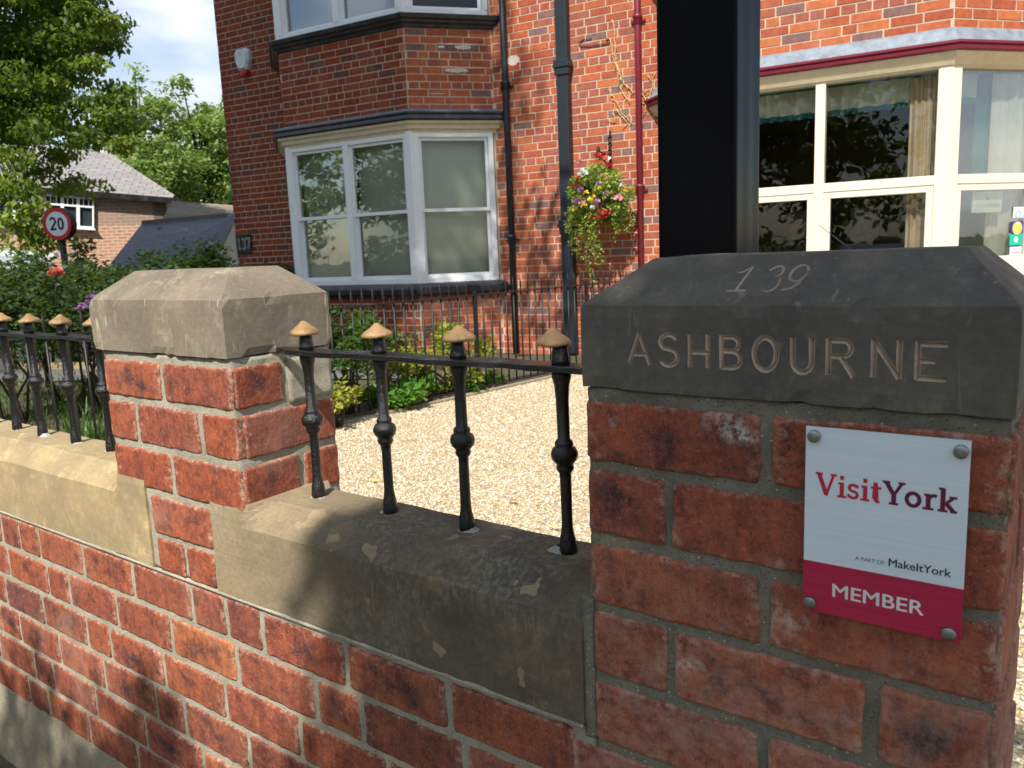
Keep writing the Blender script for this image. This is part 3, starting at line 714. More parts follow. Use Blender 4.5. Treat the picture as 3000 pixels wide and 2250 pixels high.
# coping stones: section (y, z), chamfer front and back
ZC = -0.255; ZT = -0.2200
def coping(x0, x1, mat, seed, stop_l=0.0, stop_r=0.0, name='coping_stone', step=0.015):
    nx = max(2, int((x1-x0)/step)); bm = bmesh.new(); R = []
    base = [(-0.004, -0.3745), (-0.004, -0.345), (-0.004, -0.31), (-0.004, -0.28), (-0.004, ZC), (0.012, ZC+.0145), (0.024, ZC+.026), (0.037, ZT), (0.06, ZT), (0.09, ZT), (0.122, ZT), (0.145, ZT-.02), (0.166, ZC), (0.166, -0.31), (0.166, -0.3745)]
    sq = [(-0.004, -0.3745), (-0.004, -0.345), (-0.004, -0.31), (-0.004, -0.28), (-0.004, ZC), (-0.004, ZC+.012), (-0.004, ZC+.024), (-0.003, ZT), (0.04, ZT), (0.09, ZT), (0.13, ZT), (0.16, ZT), (0.166, ZC), (0.166, -0.31), (0.166, -0.3745)]
    for i in range(nx+1):
        x = x0+(x1-x0)*i/nx; row = []
        s = 0.0
        if stop_l: s = max(s, min(1, 1-(x-x0-stop_l)/0.028)) if x > x0+stop_l-1e-6 else 1
        if stop_r: s = max(s, min(1, 1-(x1-stop_r-x)/0.028)) if x < x1-stop_r+1e-6 else 1
        for (a, b), (c, d) in zip(base, sq):
            y, z = a+(c-a)*s, b+(d-b)*s
            v = Vector((x, y, z)); n_ = mnoise.noise_vector(v*30+Vector((seed, 0, 0)))*0.0011+mnoise.noise_vector(v*8+Vector((seed, 4, 0)))*0.0022
            ch = max(0, mnoise.noise(Vector((x*34, seed, b*20)))-0.25)*0.012 if abs(b-ZC) < 1e-4 and a < 0 else 0
            row.append(bm.verts.new((v.x+(n_.x if 0 < i < nx else 0), v.y+n_.y+ch, v.z+n_.z+G-ch*.6)))
        R.append(row)
    m_ = len(base)
    for i in range(nx):
        for k_ in range(m_): bm.faces.new((R[i][k_], R[i][(k_+1) % m_], R[i+1][(k_+1) % m_], R[i+1][k_]))
    bm.faces.new(R[0][::-1]); bm.faces.new(R[-1]); bmesh.ops.recalc_face_normals(bm, faces=bm.faces)
    return bm_obj(bm, name, mat, wall, smooth=False)
coping(-0.6875, -0.0115, M_['stone_cop'], 2.0, stop_l=0.085, stop_r=0.0)
coping(WX0, -3.45, M_['stone_yellow'], 4.0); coping(-3.443, -2.60, M_['stone_yellow'], 6.0); coping(-2.593, -1.742, M_['stone_yellow'], 5.0)
coping(-1.735, -0.8795, M_['stone_yellow'], 7.0, stop_r=0.092)
# mortar strip joining coping and right pier; squeezed joint under the coping
bm = rough_box((-0.0125, -0.0015, -0.388), (0.002, 0.16, -0.226), 0.006, 0.0012, 31.0)
p = link_bm(bm, 'mortar_joint', M_['mortar_dark'], wall); p.data.polygons.foreach_set('use_smooth', [True]*len(p.data.polygons))
mbj = MB(); rj = random.Random(3); xs = np.linspace(WX0, -0.012, 400); V = []; 
for x in xs:
    e = abs(mnoise.noise(Vector((x*16, 1, 0))))*0.010+abs(mnoise.noise(Vector((x*60, 4, 0))))*0.004
    if not (-0.42 < x < -0.10): e *= 0.25
    V += [(x, -0.0030, -0.3800+G), (x, -0.0058, -0.3785+G), (x, -0.0054, -0.3765+e+G), (x, -0.0030, -0.3755+e+G)]
mbj.add(V, [(4*i+a, 4*i+4+a, 4*i+5+a, 4*i+1+a) for i in range(len(xs)-1) for a in range(3)], 0, True)
mbj.build('mortar_smear', M_['mortar'], wall)

# ---- iron railings set in the coping ----------------------------
MB_ = MB
def hat_profile():   # mushroom finial
    return [(0.0002, 0.0172), (0.003, 0.0168), (0.0062, 0.0150), (0.0105, 0.0112), (0.0155, 0.0078), (0.0215, 0.0046), (0.0265, 0.0012), (0.0280, -0.0020), (0.0268, -0.0050), (0.0225, -0.0058), (0.016, -0.0040), (0.007, -0.0025)]
bar_prof = [(0.0112, -0.2215), (0.0108, -0.214), (0.0098, -0.203), (0.0082, -0.195), (0.0072, -0.185), (0.0068, -0.13), (0.0072, -0.122), (0.0100, -0.1185), (0.0108, -0.1155), (0.0098, -0.1125), (0.0108, -0.1105),
            (0.0146, -0.1065), (0.0163, -0.1015), (0.0162, -0.0975), (0.0142, -0.0930), (0.0104, -0.0900), (0.0112, -0.0875), (0.0106, -0.0845), (0.0074, -0.081), (0.0072, -0.035), (0.0086, -0.018), (0.0112, -0.008), (0.0114, -0.0005)]
M_['seal'] = mat_mortar('white crust', (.40, .39, .36), (.62, .61, .58), 60)
def bar(parent, x, y, seed):
    rb = random.Random(seed); lean = rb.uniform(-.002, .002)
    fr = lambda X, Y, Z: (x+X+lean*(Z-G)*5+mnoise.noise(Vector((X*80, seed, Z*60)))*.0010, y+Y+mnoise.noise(Vector((Y*80, seed+3, Z*60)))*.0010, Z+G)
    b = MB().lathe(bar_prof, (0, 0, 0), 14, lambda X, Y, Z: fr(X, Y, Z))
    b.lathe([(0.0112, 0.0068), (0.0104, 0.012), (0.0094, 0.020), (0.0078, 0.0335)], (0, 0, 0), 8, fr)
    o = b.build('bar', M_['iron'], parent)
    rt = rb.uniform(0, 6)
    h = MB().lathe(hat_profile(), (0, 0, 0.0335), 22, lambda X, Y, Z: (x+X*.76*(1+.03*math.sin(rt))+mnoise.noise(Vector((X*60, Y*60, seed)))*.0014, y+Y*.76, 0.0335+(Z-0.0335)*.88+G+X*rb.uniform(-.02, .02)*0+X*math.sin(rt)*.04+mnoise.noise(Vector((X*70, Y*70, seed+9)))*.0015))
    hh = h.build('finial', M_['gold'], o); hh.matrix_parent_inverse = Matrix.Identity(4)
    salt = MB(); V = []; n = 22
    for k_ in range(n):
        t = 2*math.pi*k_/n; r_ = 0.0165+0.006*mnoise.noise(Vector((math.cos(t)*2, math.sin(t)*2, seed)))
        V.append((x+r_*math.cos(t), y+r_*math.sin(t)*.8, ZT+G-.0012))
    V2 = [(x+0.0045*math.cos(2*math.pi*k_/n), y+0.0045*math.sin(2*math.pi*k_/n), ZT+G+.0062) for k_ in range(n)]
    salt.add(V+V2, [(k_, (k_+1) % n, n+(k_+1) % n, n+k_) for k_ in range(n)], 0, True)
    salt.build('lead_seal', M_['seal'], parent)
    return o
rail_mid = thing('iron_railing', 'four black iron bars with tan mushroom finials on the dark coping beside the ASHBOURNE pier', 'railing', 'iron railings on the boundary wall', loc=(-0.31, 0.083, ZT+G))
def flat_rail(x0, x1, parent, seed, taper=False):
    nx = int((x1-x0)/0.02); V = []; F = []
    for i in range(nx+1):
        x = x0+(x1-x0)*i/nx; t = min(1, (i+.3)/2) if taper else 1
        dz = mnoise.noise(Vector((x*9, seed, 0)))*.0016
        for (y, z) in ((-.0165, -.0012), (-.0165, .0066), (.0165, .0068), (.0165, -.0014)):
            q = mnoise.noise(Vector((x*70, y*90, z*300+seed)))*.0009
            V.append((x, 0.083+y*t+q, z+dz+G+q))
    for i in range(nx):
        for k_ in range(4): F.append((4*i+k_, 4*i+(k_+1) % 4, 4*i+4+(k_+1) % 4, 4*i+4+k_))
    F += [(3, 2, 1, 0), (4*nx, 4*nx+1, 4*nx+2, 4*nx+3)]
    m_ = MB(); m_.add(V, F); return m_.build('rail', M_['iron'], parent, bevel=.0012)
flat_rail(-0.6030, 0.001, rail_mid, 3, True)
for i, x in enumerate((-.5330, -.3820, -.2355, -.0932)): bar(rail_mid, x, 0.083, 40+i)
rail_left = thing('iron_railing', 'sunlit black iron bars with tan finials on the yellow coping left of the pier', 'railing', 'iron railings on the boundary wall', loc=(-1.7, 0.083, ZT+G))
flat_rail(WX0, -0.9700, rail_left, 8)
x = -1.158
for i in range(22): bar(rail_left, x, 0.083, 60+i); x -= 0.1405

# ---- black square post behind the right pier --------------------
def post():
    x0, x1, y0, y1 = -0.0435, 0.0575, 0.25, 0.335; r = 0.007; pts = []
    for cx, cy, a in ((x1-r, y0+r, -90), (x1-r, y1-r, 0), (x0+r, y1-r, 90), (x0+r, y0+r, 180)):
        for i in range(6): t = math.radians(a+90*i/5); pts.append((cx+r*math.cos(t), cy+r*math.sin(t)))
    # shallow flutes on the right-hand face
    out_ = []
    for i, (a, b) in enumerate(pts):
        out_.append((a, b))
        if i == 5:
            for k_ in range(1, 18):
                yy = y0+r+(y1-y0-2*r)*k_/18; out_.append((x1-0.0003*(1-math.cos(2*math.pi*k_/9))/2, yy))
    n = len(out_); mb = MB()
    V = [(a, b, z) for z in (0.0, 1.2, 2.4, 3.35) for a, b in out_]
    mb.add(V, [(k_*n+i, k_*n+(i+1) % n, (k_+1)*n+(i+1) % n, (k_+1)*n+i) for k_ in range(3) for i in range(n)]+[tuple(range(3*n, 4*n))], 0, False)
    return mb
t = thing('sign_post', 'tall gloss black square post standing behind the ASHBOURNE pier', 'post', loc=(0.007, 0.29, 0))
M_['post'].node_tree.nodes['Principled BSDF'].inputs['Specular IOR Level'].default_value = 0.06
post().build('shaft', M_['post'], t)
MB().box((-0.055, 0.24, 3.35), (0.069, 0.345, 3.38)).build('post_cap', M_['post'], t, bevel=.004)

# ================================================================ the pair of houses
TH = 0.120999
EX = Vector((math.cos(TH), math.sin(TH), 0)); EN = Vector((-math.sin(TH), math.cos(TH), 0))
def HW(u, v, z): return (CAM[0]+EX.x*u+EN.x*v, CAM[1]+EX.y*u+EN.y*v, z+G)
VW = 7.72; VF = 7.07; ZG = -1.0
h137 = thing('brick_house', 'shaded red brick house number 137 with white framed canted bay windows', 'house', 'pair of red brick houses', loc=HW(-6.5, 8, ZG))
h139 = thing('brick_house', 'sunlit red brick house with cream framed bay window behind the ASHBOURNE pier', 'house', 'pair of red brick houses', loc=HW(-1.0, 8, ZG))
US = -3.66    # party line, behind the square downpipe

class Facet:
    """a vertical wall face: from (u0,v0) to (u1,v1); local x runs along it, y inwards, z up"""
    def __init__(s, u0, v0, u1, v1):
        s.a = Vector((u0, v0)); d = Vector((u1-u0, v1-v0)); s.L = d.length; s.d = d/s.L; s.n = Vector((-s.d.y, s.d.x))  # inward when going left to right seen from outside
    def __call__(s, x, y, z):
        p = s.a+s.d*x+s.n*y; return HW(p.x, p.y, z)

singles = {}
def brickwork(parent, F, z0, z1, near, holes=(), seed=0, budget=None, course=0.075, quoin=False):
    """course by course; bricks that show large are single parts, the others are gathered for one joined part"""
    rb = random.Random(seed); out_ = []
    rows = int(round((z1-z0)/course)); ch = (z1-z0)/rows
    blw, bhw = 0.228, 0.114
    for r in range(rows):
        z = z0+r*ch; header = (r % 4 == 3); x = 0.0
        off = rb.uniform(0, .02)+(0.057 if r % 2 else 0.0)+(.0 if not header else .03)
        x = -off
        while x < F.L-0.01:
            w = bhw if header else blw
            if not header and rb.random() < .06: w = bhw
            a = max(0.004, x); b = min(F.L-0.004, x+w-0.009)
            for h in holes:
                if h[2] < z+ch*.6 and z+ch*.4 < h[3] and h[0] < b and a < h[1]:
                    if a < h[0]-.02: b = h[0]-.004
                    elif b > h[1]+.02: a = h[1]+.004
                    else: b = a
            if b-a > 0.02:
                t = rb.random()
                if header: t = rb.choice([t, .80, .75, .8])
                elif quoin and (a < .2 or b > F.L-.2) and rb.random() < .45: t = .80
                out_.append((F, a, b, z+.0045, z+ch-.0045, t, rb.uniform(.0025, .0050)))
            x += w
    singles.setdefault(id(parent), [parent, []])[1].extend(out_)
def add_brick(mb, F, a, b, z0, z1, t, pr):
    e = 0.0016
    P = [F(a, .01, z0), F(b, .01, z0), F(b, .01, z1), F(a, .01, z1), F(a+e, -pr, z0+e), F(b-e, -pr, z0+e), F(b-e, -pr, z1-e), F(a+e, -pr, z1-e)]
    mb.add(P, [(4, 5, 6, 7), (0, 1, 5, 4), (1, 2, 6, 5), (2, 3, 7, 6), (3, 0, 4, 7)], t)
def project(p):
    d = np.array(p)-np.array([CAM[0], CAM[1], CAM[2]+G]); z = d@_f
    return (1500+FPX*(d@_r)/z, 1125-FPX*(d@_u)/z, z) if z > 0.1 else (9e9, 9e9, z)
def project_u(F, a): return (F.a+F.d*a).x if F.d.y < .5 else 0
def flush_bricks():
    for key, (parent, lst) in singles.items():
        sc = []
        for i, bk in enumerate(lst):
            F, a, b, z0, z1, t, pr = bk
            c = F((a+b)/2, 0, (z0+z1)/2); x, y, z = project(c); vis = (-20 < x < 3020 and -20 < y < 1130 and not (1925 < x < 2225) and not (x > 1730 and y > 760) and not (x < 960 and y > 780))
            q0 = project(F(a, 0, z0)); q1 = project(F(b, 0, z1))
            sc.append((abs((q1[0]-q0[0])*(q1[1]-q0[1])) if vis else 0, i))
        sc.sort(reverse=True); top = {i for s, i in sc[:299] if s > 0}
        rest = MB(); rest2 = MB()
        for i, (F, a, b, z0, z1, t, pr) in enumerate(lst):
            if i in top: m_ = MB(); add_brick(m_, F, a, b, z0, z1, t, pr); m_.build('brick', M_['house_shade'] if project_u(F, a) < -5.25 else M_['house'], parent)
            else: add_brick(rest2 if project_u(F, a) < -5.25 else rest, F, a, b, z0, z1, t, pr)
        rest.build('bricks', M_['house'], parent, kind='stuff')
        if rest2.v: rest2.build('bricks', M_['house_shade'], parent, kind='stuff')

def wall_sheet(parent, F, z0, z1, mat=None, holes=(), thick=.12, name='wall'):
    """backing wall (pointing colour) with rectangular openings"""
    xs = sorted({0, F.L, *[h[0] for h in holes], *[h[1] for h in holes]}); zs = sorted({z0, z1, *[h[2] for h in holes], *[h[3] for h in holes]})
    mb = MB()
    for i in range(len(xs)-1):
        for k_ in range(len(zs)-1):
            cx, cz = (xs[i]+xs[i+1])/2, (zs[k_]+zs[k_+1])/2
            if any(h[0] < cx < h[1] and h[2] < cz < h[3] for h in holes): continue
            mb.box((xs[i], 0, zs[k_]), (xs[i+1], thick, zs[k_+1]), F)
    return mb.build(name, mat or M_['mortar_house'], parent)

def bay_path(ul, ur, o):
    """outline of a bay offset outwards by o: wall, front left, front right, wall (45 degree cants)"""
    k_ = o*math.tan(math.radians(22.5)); d = VW-VF
    return [(ul-d-o*math.sqrt(2), VW), (ul-k_, VF-o), (ur+k_, VF-o), (ur+d+o*math.sqrt(2), VW)]
def bay_band(parent, name, ul, ur, prof, mat):
    """moulding: prof is a closed polygon of (out, z)"""
    paths = [bay_path(ul, ur, o) for o, z in prof]; n = len(prof); mb = MB()
    V = [HW(*paths[k_][i], prof[k_][1]) for i in range(4) for k_ in range(n)]
    F = [(i*n+k_, i*n+(k_+1) % n, (i+1)*n+(k_+1) % n, (i+1)*n+k_) for i in range(3) for k_ in range(n)]
    mb.add(V, F+[tuple(range(n)), tuple(range(3*n, 4*n))[::-1]]); return fixnormals(mb.build(name, mat, parent))

def window_unit(parent, F, xa, xb, za, zb, mat, lights, rail, glass=True, blind=None, fw=.055, style='sash', arch=None):
    """one facet of bay glazing: outer frame, a row of lights, each with upper and lower sash; returns the frame object"""
    fm = MB(); D0, D1 = -.012, .085
    fm.box((xa, D0, za), (xb, D1, za+fw*1.05), F); fm.box((xa, D0, zb-fw*.9), (xb, D1, zb), F)
    edges = [xa]+[xa+(xb-xa)*i/lights for i in range(1, lights)]+[xb]
    for i, e in enumerate(edges):
        h_ = fw*.85 if 0 < i < lights else fw
        a, b = (e-h_*.8, e+h_*.8) if 0 < i < lights else ((e, e+h_) if i == 0 else (e-h_, e))
        fm.box((a, D0-.004, za+fw*1.05), (b, D1-.004, zb-fw*.9), F)
    win = fm.build('window', mat, parent, bevel=.004)
    for i in range(lights):
        a = edges[i]+(fw if i == 0 else fw*.68); b = edges[i+1]-(fw if i == lights-1 else fw*.68); c0 = za+fw*1.05; c1 = zb-fw*.9
        s = .032
        if style == 'sash':
            for (z0, z1, y) in ((rail-.018, c1, .018), (c0, rail+.018, .050)):
                m_ = MB()
                m_.box((a, y, z0), (b, y+.03, z0+.036), F); m_.box((a, y, z1-s), (b, y+.03, z1), F)
                m_.box((a, y+.001, z0+.036), (a+s, y+.029, z1-s), F); m_.box((b-s, y+.001, z0+.036), (b, y+.029, z1-s), F)
                m_.build('sash', mat, win, bevel=.002)
                MB().box((a+s*.8, y+.013, z0+.03), (b-s*.8, y+.018, z1-s*.8), F).build('pane', M_['glass'], win)
        else:
            m_ = MB(); m_.box((a, D0+.001, rail-.035), (b, D1-.001, rail+.035), F)
            m_.build('transom', mat, win, bevel=.003)
            MB().box((a-.004, .03, rail+.03), (b+.004, .035, c1+.004), F).build('pane', M_['glass'], win)
            m_ = MB(); z0, z1 = c0, rail-.035; s2 = .052
            m_.box((a, -.004, z0), (b, .05, z0+s2), F); m_.box((a, -.004, z1-s2), (b, .05, z1), F)
            m_.box((a, -.003, z0+s2), (a+s2, .049, z1-s2), F); m_.box((b-s2, -.003, z0+s2), (b, .049, z1-s2), F)
            m_.build('casement', mat, win, bevel=.004)
            MB().box((a+s2*.9, .02, z0+s2*.9), (b-s2*.9, .025, z1-s2*.9), F).build('pane', M_['glass'], win)
        if blind:
            MB().box((a+.01, .135, c0), (b-.01, .138, c1), F).build('roller_blind', blind, win)
    return win

# ---- main walls
def F_wall(u0, u1): return Facet(u0, VW, u1, VW)
ZTOP = 5.3
bayL, bayR = (-6.93, -5.17), (-2.03, -0.20)
dd = VW-VF
for par, u0, u1, bay, sd in ((h137, -8.62, US, bayL, 1), (h139, US, 2.2, bayR, 2)):
    Fw = F_wall(u0, u1)
    hole = (bay[0]-dd-u0+.03, bay[1]+dd-u0-.03, -.25, 1.40); hole2 = (bay[0]-dd-u0+.03, bay[1]+dd-u0-.03, 2.55, 4.1)
    wall_sheet(par, Fw, ZG-.1, ZTOP, holes=(hole, hole2))
    brickwork(par, Fw, ZG, ZTOP, None, holes=((bay[0]-dd-u0, bay[1]+dd-u0, ZG, 4.3),), seed=sd, quoin=True)
    # bay brick panels: below the ground floor sill, and between the two windows
    for (za, zb_) in ((ZG, -.30), (1.615, 2.44)):
        for f in (Facet(bay[0]-dd, VW, bay[0], VF), Facet(bay[0], VF, bay[1], VF), Facet(bay[1], VF, bay[1]+dd, VW)):
            wall_sheet(par, f, za, zb_, thick=.1); brickwork(par, f, za, zb_, None, seed=sd*31+int(za*7)+int(f.a.x*11))
# side wall of 137 and roofs
side = Facet(-8.62, VW+7, -8.62, VW)
wall_sheet(h137, side, ZG-.1, ZTOP); brickwork(h137, side, 2.0, ZTOP, None, seed=77)
side2 = Facet(2.2, VW, 2.2, VW+7)
wall_sheet(h139, side2, ZG-.1, ZTOP, M_['mortar_house'])
slate = mat_paint('blue grey slate', (0.10, 0.11, 0.125), 0.6, 0.3, 0.35)
for par, u0, u1 in ((h137, -8.9, US), (h139, US, 2.5)):
    mb = MB(); P = lambda u, v, z: HW(u, v, z)
    mb.add([P(u0, VW-.35, ZTOP-.05), P(u1, VW-.35, ZTOP-.05), P(u1, VW+3.5, ZTOP+2.7), P(u0, VW+3.5, ZTOP+2.7), P(u0, VW+7.3, ZTOP-.05), P(u1, VW+7.3, ZTOP-.05),
            P(u0, VW-.35, ZTOP+.1), P(u1, VW-.35, ZTOP+.1), P(u1, VW+3.5, ZTOP+2.85), P(u0, VW+3.5, ZTOP+2.85), P(u0, VW+7.3, ZTOP+.1), P(u1, VW+7.3, ZTOP+.1)],
           [(0, 1, 2, 3), (3, 2, 5, 4), (6, 9, 8, 7), (9, 10, 11, 8), (0, 6, 7, 1), (0, 3, 9, 6), (3, 4, 10, 9), (1, 7, 8, 2), (2, 8, 11, 5), (4, 5, 11, 10)])
    fixnormals(mb.build('roof', slate, par))

# ---- bay of 137 : white sashes, black mouldings
def bay(par, ul, ur, trim, frame_mat, style, gut, blind):
    fs = (Facet(ul-dd, VW, ul, VF), Facet(ul, VF, ur, VF), Facet(ur, VF, ur+dd, VW))
    for lvl, (z0, z1, rl) in enumerate(((-.165, 1.405, .605), (2.575, 4.02, 3.36))):
        for i, f in enumerate(fs):
            window_unit(par, f, .03, f.L-.03, z0, z1, frame_mat, 2 if i == 1 else 1, rl if style == 'sash' or lvl else .54, blind=blind if lvl == 0 else None, style=style)
        # corner posts
        for (u, v) in ((ul, VF), (ur, VF)):
            s = .072 if style != 'sash' else .05
            mb = MB(); c = Vector((u, v)); q = 1 if u == ur else -1
            pts = [(u-q*s, v-.018), (u+q*.008, v-.018), (u+q*(s*.72), v+s*.70-.012), (u+q*(s*.5), v+s*.9+.03), (u-q*s, v+.09)]
            if q < 0: pts = pts[::-1]
            n = len(pts); mb.add([HW(a, b, z) for z in (z0, z1+.015) for a, b in pts], [(k_, (k_+1) % n, n+(k_+1) % n, n+k_) for k_ in range(n)]+[tuple(range(n))[::-1], tuple(range(n, 2*n))])
            fixnormals(mb.build('corner_post', frame_mat, par, bevel=.003))
    for f in fs:   # backing of head and sill inside
        MB().box((.0, .02, 1.40), (f.L, .12, 1.615), f).build('lintel', M_['mortar_house'], par)
    # sills
    bay_band(par, 'sill', ul, ur, [(-.09, -.30), (.055, -.30), (.085, -.27), (.085, -.225), (.06, -.205), (.05, -.175), (-.01, -.163), (-.09, -.163)], trim)
    bay_band(par, 'sill', ul, ur, [(-.09, 2.445), (.02, 2.445), (.035, 2.475), (.06, 2.485), (.07, 2.51), (.095, 2.52), (.105, 2.56), (.06, 2.574), (-.09, 2.578)], trim)
    return fs
bf = bay(h137, *bayL, M_['black'], M_['white'], 'sash', None, M_['blind'])
bay_band(h137, 'cornice', *bayL, [(-.09, 1.40), (.012, 1.40), (.02, 1.425), (.045, 1.44), (.055, 1.475), (.085, 1.49), (.09, 1.515), (-.09, 1.515)], M_['cream_dk'])
bay_band(h137, 'gutter_moulding', *bayL, [(-.05, 1.5155), (.105, 1.5155), (.12, 1.53), (.115, 1.565), (.13, 1.585), (.125, 1.60), (-.05, 1.60)], M_['black'])
bay_band(h137, 'lead_flashing', *bayL, [(-.05, 1.6005), (.12, 1.6005), (.10, 1.607), (.006, 1.645), (-.05, 1.645)], M_['lead'])
cf = bay(h139, *bayR, M_['cream'], M_['cream'], 'casement', None, None)
bay_band(h139, 'cornice', *bayR, [(-.09, 1.345), (.012, 1.345), (.018, 1.36), (.03, 1.362), (.045, 1.39), (.075, 1.43), (.08, 1.45), (-.09, 1.45)], M_['cream_dk'])
bay_band(h139, 'gutter', *bayR, [(-.05, 1.451), (.085, 1.451), (.105, 1.462), (.108, 1.482), (.10, 1.486), (.10, 1.492), (.118, 1.500), (.118, 1.518), (-.05, 1.518)], M_['maroon'])
bay_band(h139, 'lead_flashing', *bayR, [(-.05, 1.519), (.10, 1.519), (.085, 1.535), (.035, 1.61), (.006, 1.63), (-.05, 1.63)], M_['lead'])
# white flaking render patches on the right-hand brick panel of the 137 bay
Mw = NM('flaked whitewash'); fl = Mw.noise(Mw.world(), 60, 6, .7)
flake = Mw.done(Mw.ramp(fl, [(.35, (.42, .30, .25)), (.6, (.70, .62, .58))]), .95)
fR = bf[2]
for (xa, xb, z, hh) in ((.30, .86, 2.292, .016), (.52, .70, 2.262, .045), (.34, .42, 2.262, .028), (.32, .88, 2.06, .014), (.40, .66, 2.03, .040), (.22, .40, 1.795, .010)):
    mb = MB(); n = 14; V = []
    for i in range(n+1):
        x = xa+(xb-xa)*i/n; q = math.sin(math.pi*i/n)**.4
        V += [fR(x, -.0062, z-hh*.5*q*(.7+.6*rng.random())), fR(x, -.0062, z+hh*.5*q*(.7+.6*rng.random()))]
    mb.add(V, [(2*i, 2*i+2, 2*i+3, 2*i+1) for i in range(n)]); mb.build('whitewash_patch', flake, h137)
Fm = F_wall(-8.62, US)
mb = MB(); n = 16; cx, cz = -4.42+8.62+.16, 2.10
mb.add([Fm(cx+.075*math.cos(2*math.pi*i/n)*(1+.2*math.sin(i*3)), -.0065, cz+.05*math.sin(2*math.pi*i/n)) for i in range(n)], [tuple(range(n))]); mb.build('whitewash_patch', flake, h137)

# rooms behind the glass
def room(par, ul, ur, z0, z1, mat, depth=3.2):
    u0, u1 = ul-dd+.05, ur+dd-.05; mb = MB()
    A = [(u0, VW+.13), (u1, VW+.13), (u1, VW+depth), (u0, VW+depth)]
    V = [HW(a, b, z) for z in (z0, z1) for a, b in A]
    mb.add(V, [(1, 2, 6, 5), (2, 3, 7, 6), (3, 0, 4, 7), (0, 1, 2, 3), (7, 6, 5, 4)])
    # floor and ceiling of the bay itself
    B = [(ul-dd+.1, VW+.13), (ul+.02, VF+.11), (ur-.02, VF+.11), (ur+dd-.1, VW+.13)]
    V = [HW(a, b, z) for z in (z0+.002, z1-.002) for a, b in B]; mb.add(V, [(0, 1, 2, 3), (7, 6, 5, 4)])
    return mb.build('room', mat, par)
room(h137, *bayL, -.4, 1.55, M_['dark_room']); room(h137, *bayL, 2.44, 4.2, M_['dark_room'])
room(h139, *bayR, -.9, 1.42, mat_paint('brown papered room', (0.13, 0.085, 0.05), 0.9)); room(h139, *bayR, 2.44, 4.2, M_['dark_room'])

# ---- curtains and things in the windows of 139
def drape(name, f, xa, xb, y, z0, z1, mat, folds, amp, parent=None, hem=0.0, n=None, taper=0.0):
    n = n or folds*10; mb = MB(); V = []
    for i in range(n+1):
        t = i/n; x = xa+(xb-xa)*t; w_ = math.sin(2*math.pi*folds*t)
        for k_, z in enumerate((z1, (z0+z1)/2, z0)):
            s = 1-taper*(k_/2)
            V.append(f(xa+(x-xa)*s, y+amp*w_*(.4+.3*k_)+.004*math.sin(5*t*folds), z+hem*w_*(k_ == 2)))
    mb.add(V, [(3*i+k_, 3*i+3+k_, 3*i+4+k_, 3*i+1+k_) for i in range(n) for k_ in range(2)], 0, True)
    return mb.build(name, mat, parent)
fF, fRR = cf[1], cf[2]
val = mat_paint('cream green valance cloth', (0.52, 0.52, 0.38), 0.85); teal = mat_paint('teal cloth', (0.010, 0.13, 0.14), 0.8)
creamc = mat_paint('white curtain cloth', (0.72, 0.68, 0.58), 0.85); beigec = mat_paint('buff striped curtain cloth', (0.50, 0.34, 0.20), 0.85)
Mc = NM('striped curtain'); wv = sep(Mc, Mc.coord('Generated'))[0]
beigec = Mc.done(Mc.ramp(Mc.noise(Mc.coord('Generated', scale=(14, 14, .4)), 1.0, 3, .6), [(.35, (.30, .18, .09)), (.5, (.55, .40, .25)), (.65, (.62, .52, .38))]), .85)
v = thing('valance', 'pleated cream valance with teal hem across the top of the cream front window', 'curtain', loc=fF(.9, .2, .9))
drape('valance_cloth', fF, .02, 1.57, .20, 1.165, 1.345, val, 13, .022, v, .006); drape('hem', fF, .02, 1.57, .197, 1.125, 1.168, teal, 19, .024, v, .008); 
MB().box((.0, .165, 1.345), (1.8, .235, 1.375), fF).build('pelmet', teal, v)
v = thing('valance', 'short pleated cream valance with teal hem in the canted side window', 'curtain', loc=fRR(.3, .2, .9))
drape('valance_cloth', fRR, .02, .40, .16, 1.165, 1.345, val, 3, .02, v, .005); drape('hem', fRR, .02, .40, .157, 1.125, 1.168, teal, 4, .022, v, .006)
o = drape('curtain', fF, 1.55, 1.75, .15, -.35, 1.33, beigec, 4, .02); tag(o, 'buff striped curtain hanging inside the right end of the cream front window', 'curtain')
o = drape('curtain', fRR, .52, .70, .135, -.35, 1.34, creamc, 4, .018); tag(o, 'pale drawn curtain inside the canted side window above the stickers', 'curtain')
o = drape('curtain', fRR, .40, .54, .17, .42, 1.30, teal, 1, .012, taper=.1); tag(o, 'teal tie back curtain behind the VACANCIES card', 'curtain')
o = drape('curtain', fRR, .68, .90, .12, -.35, 1.34, creamc, 3, .02); tag(o, 'white curtain at the right edge of the canted side window', 'curtain')
# pictures on the back wall of the room
def backpic(u, z, w, h, label):
    t = thing('framed_picture', label, 'picture', loc=HW(u, VW+3.15, z)); f = Facet(u-w/2, VW+3.17, u+w/2, VW+3.17)
    mb = MB(); b = .02
    for q in ((0, z-h/2, w, z-h/2+b), (0, z+h/2-b, w, z+h/2), (0, z-h/2, b, z+h/2), (w-b, z-h/2, w, z+h/2)): mb.box((q[0], -.02, q[1]), (q[2], .0, q[3]), f)
    mb.build('frame', mat_paint('dark picture frame', (.02, .015, .012), .5), t)
    Mq = NM('faded print'); c_ = Mq.ramp(Mq.noise(Mq.coord('Generated', scale=(2, 1, 2)), 2.2, 3, .5), [(.3, (.62, .58, .46)), (.5, (.45, .42, .33)), (.62, (.55, .28, .14))])
    MB().box((b, -.008, z-h/2+b), (w-b, .0, z+h/2-b), f).build('print', Mq.done(c_, .5), t)
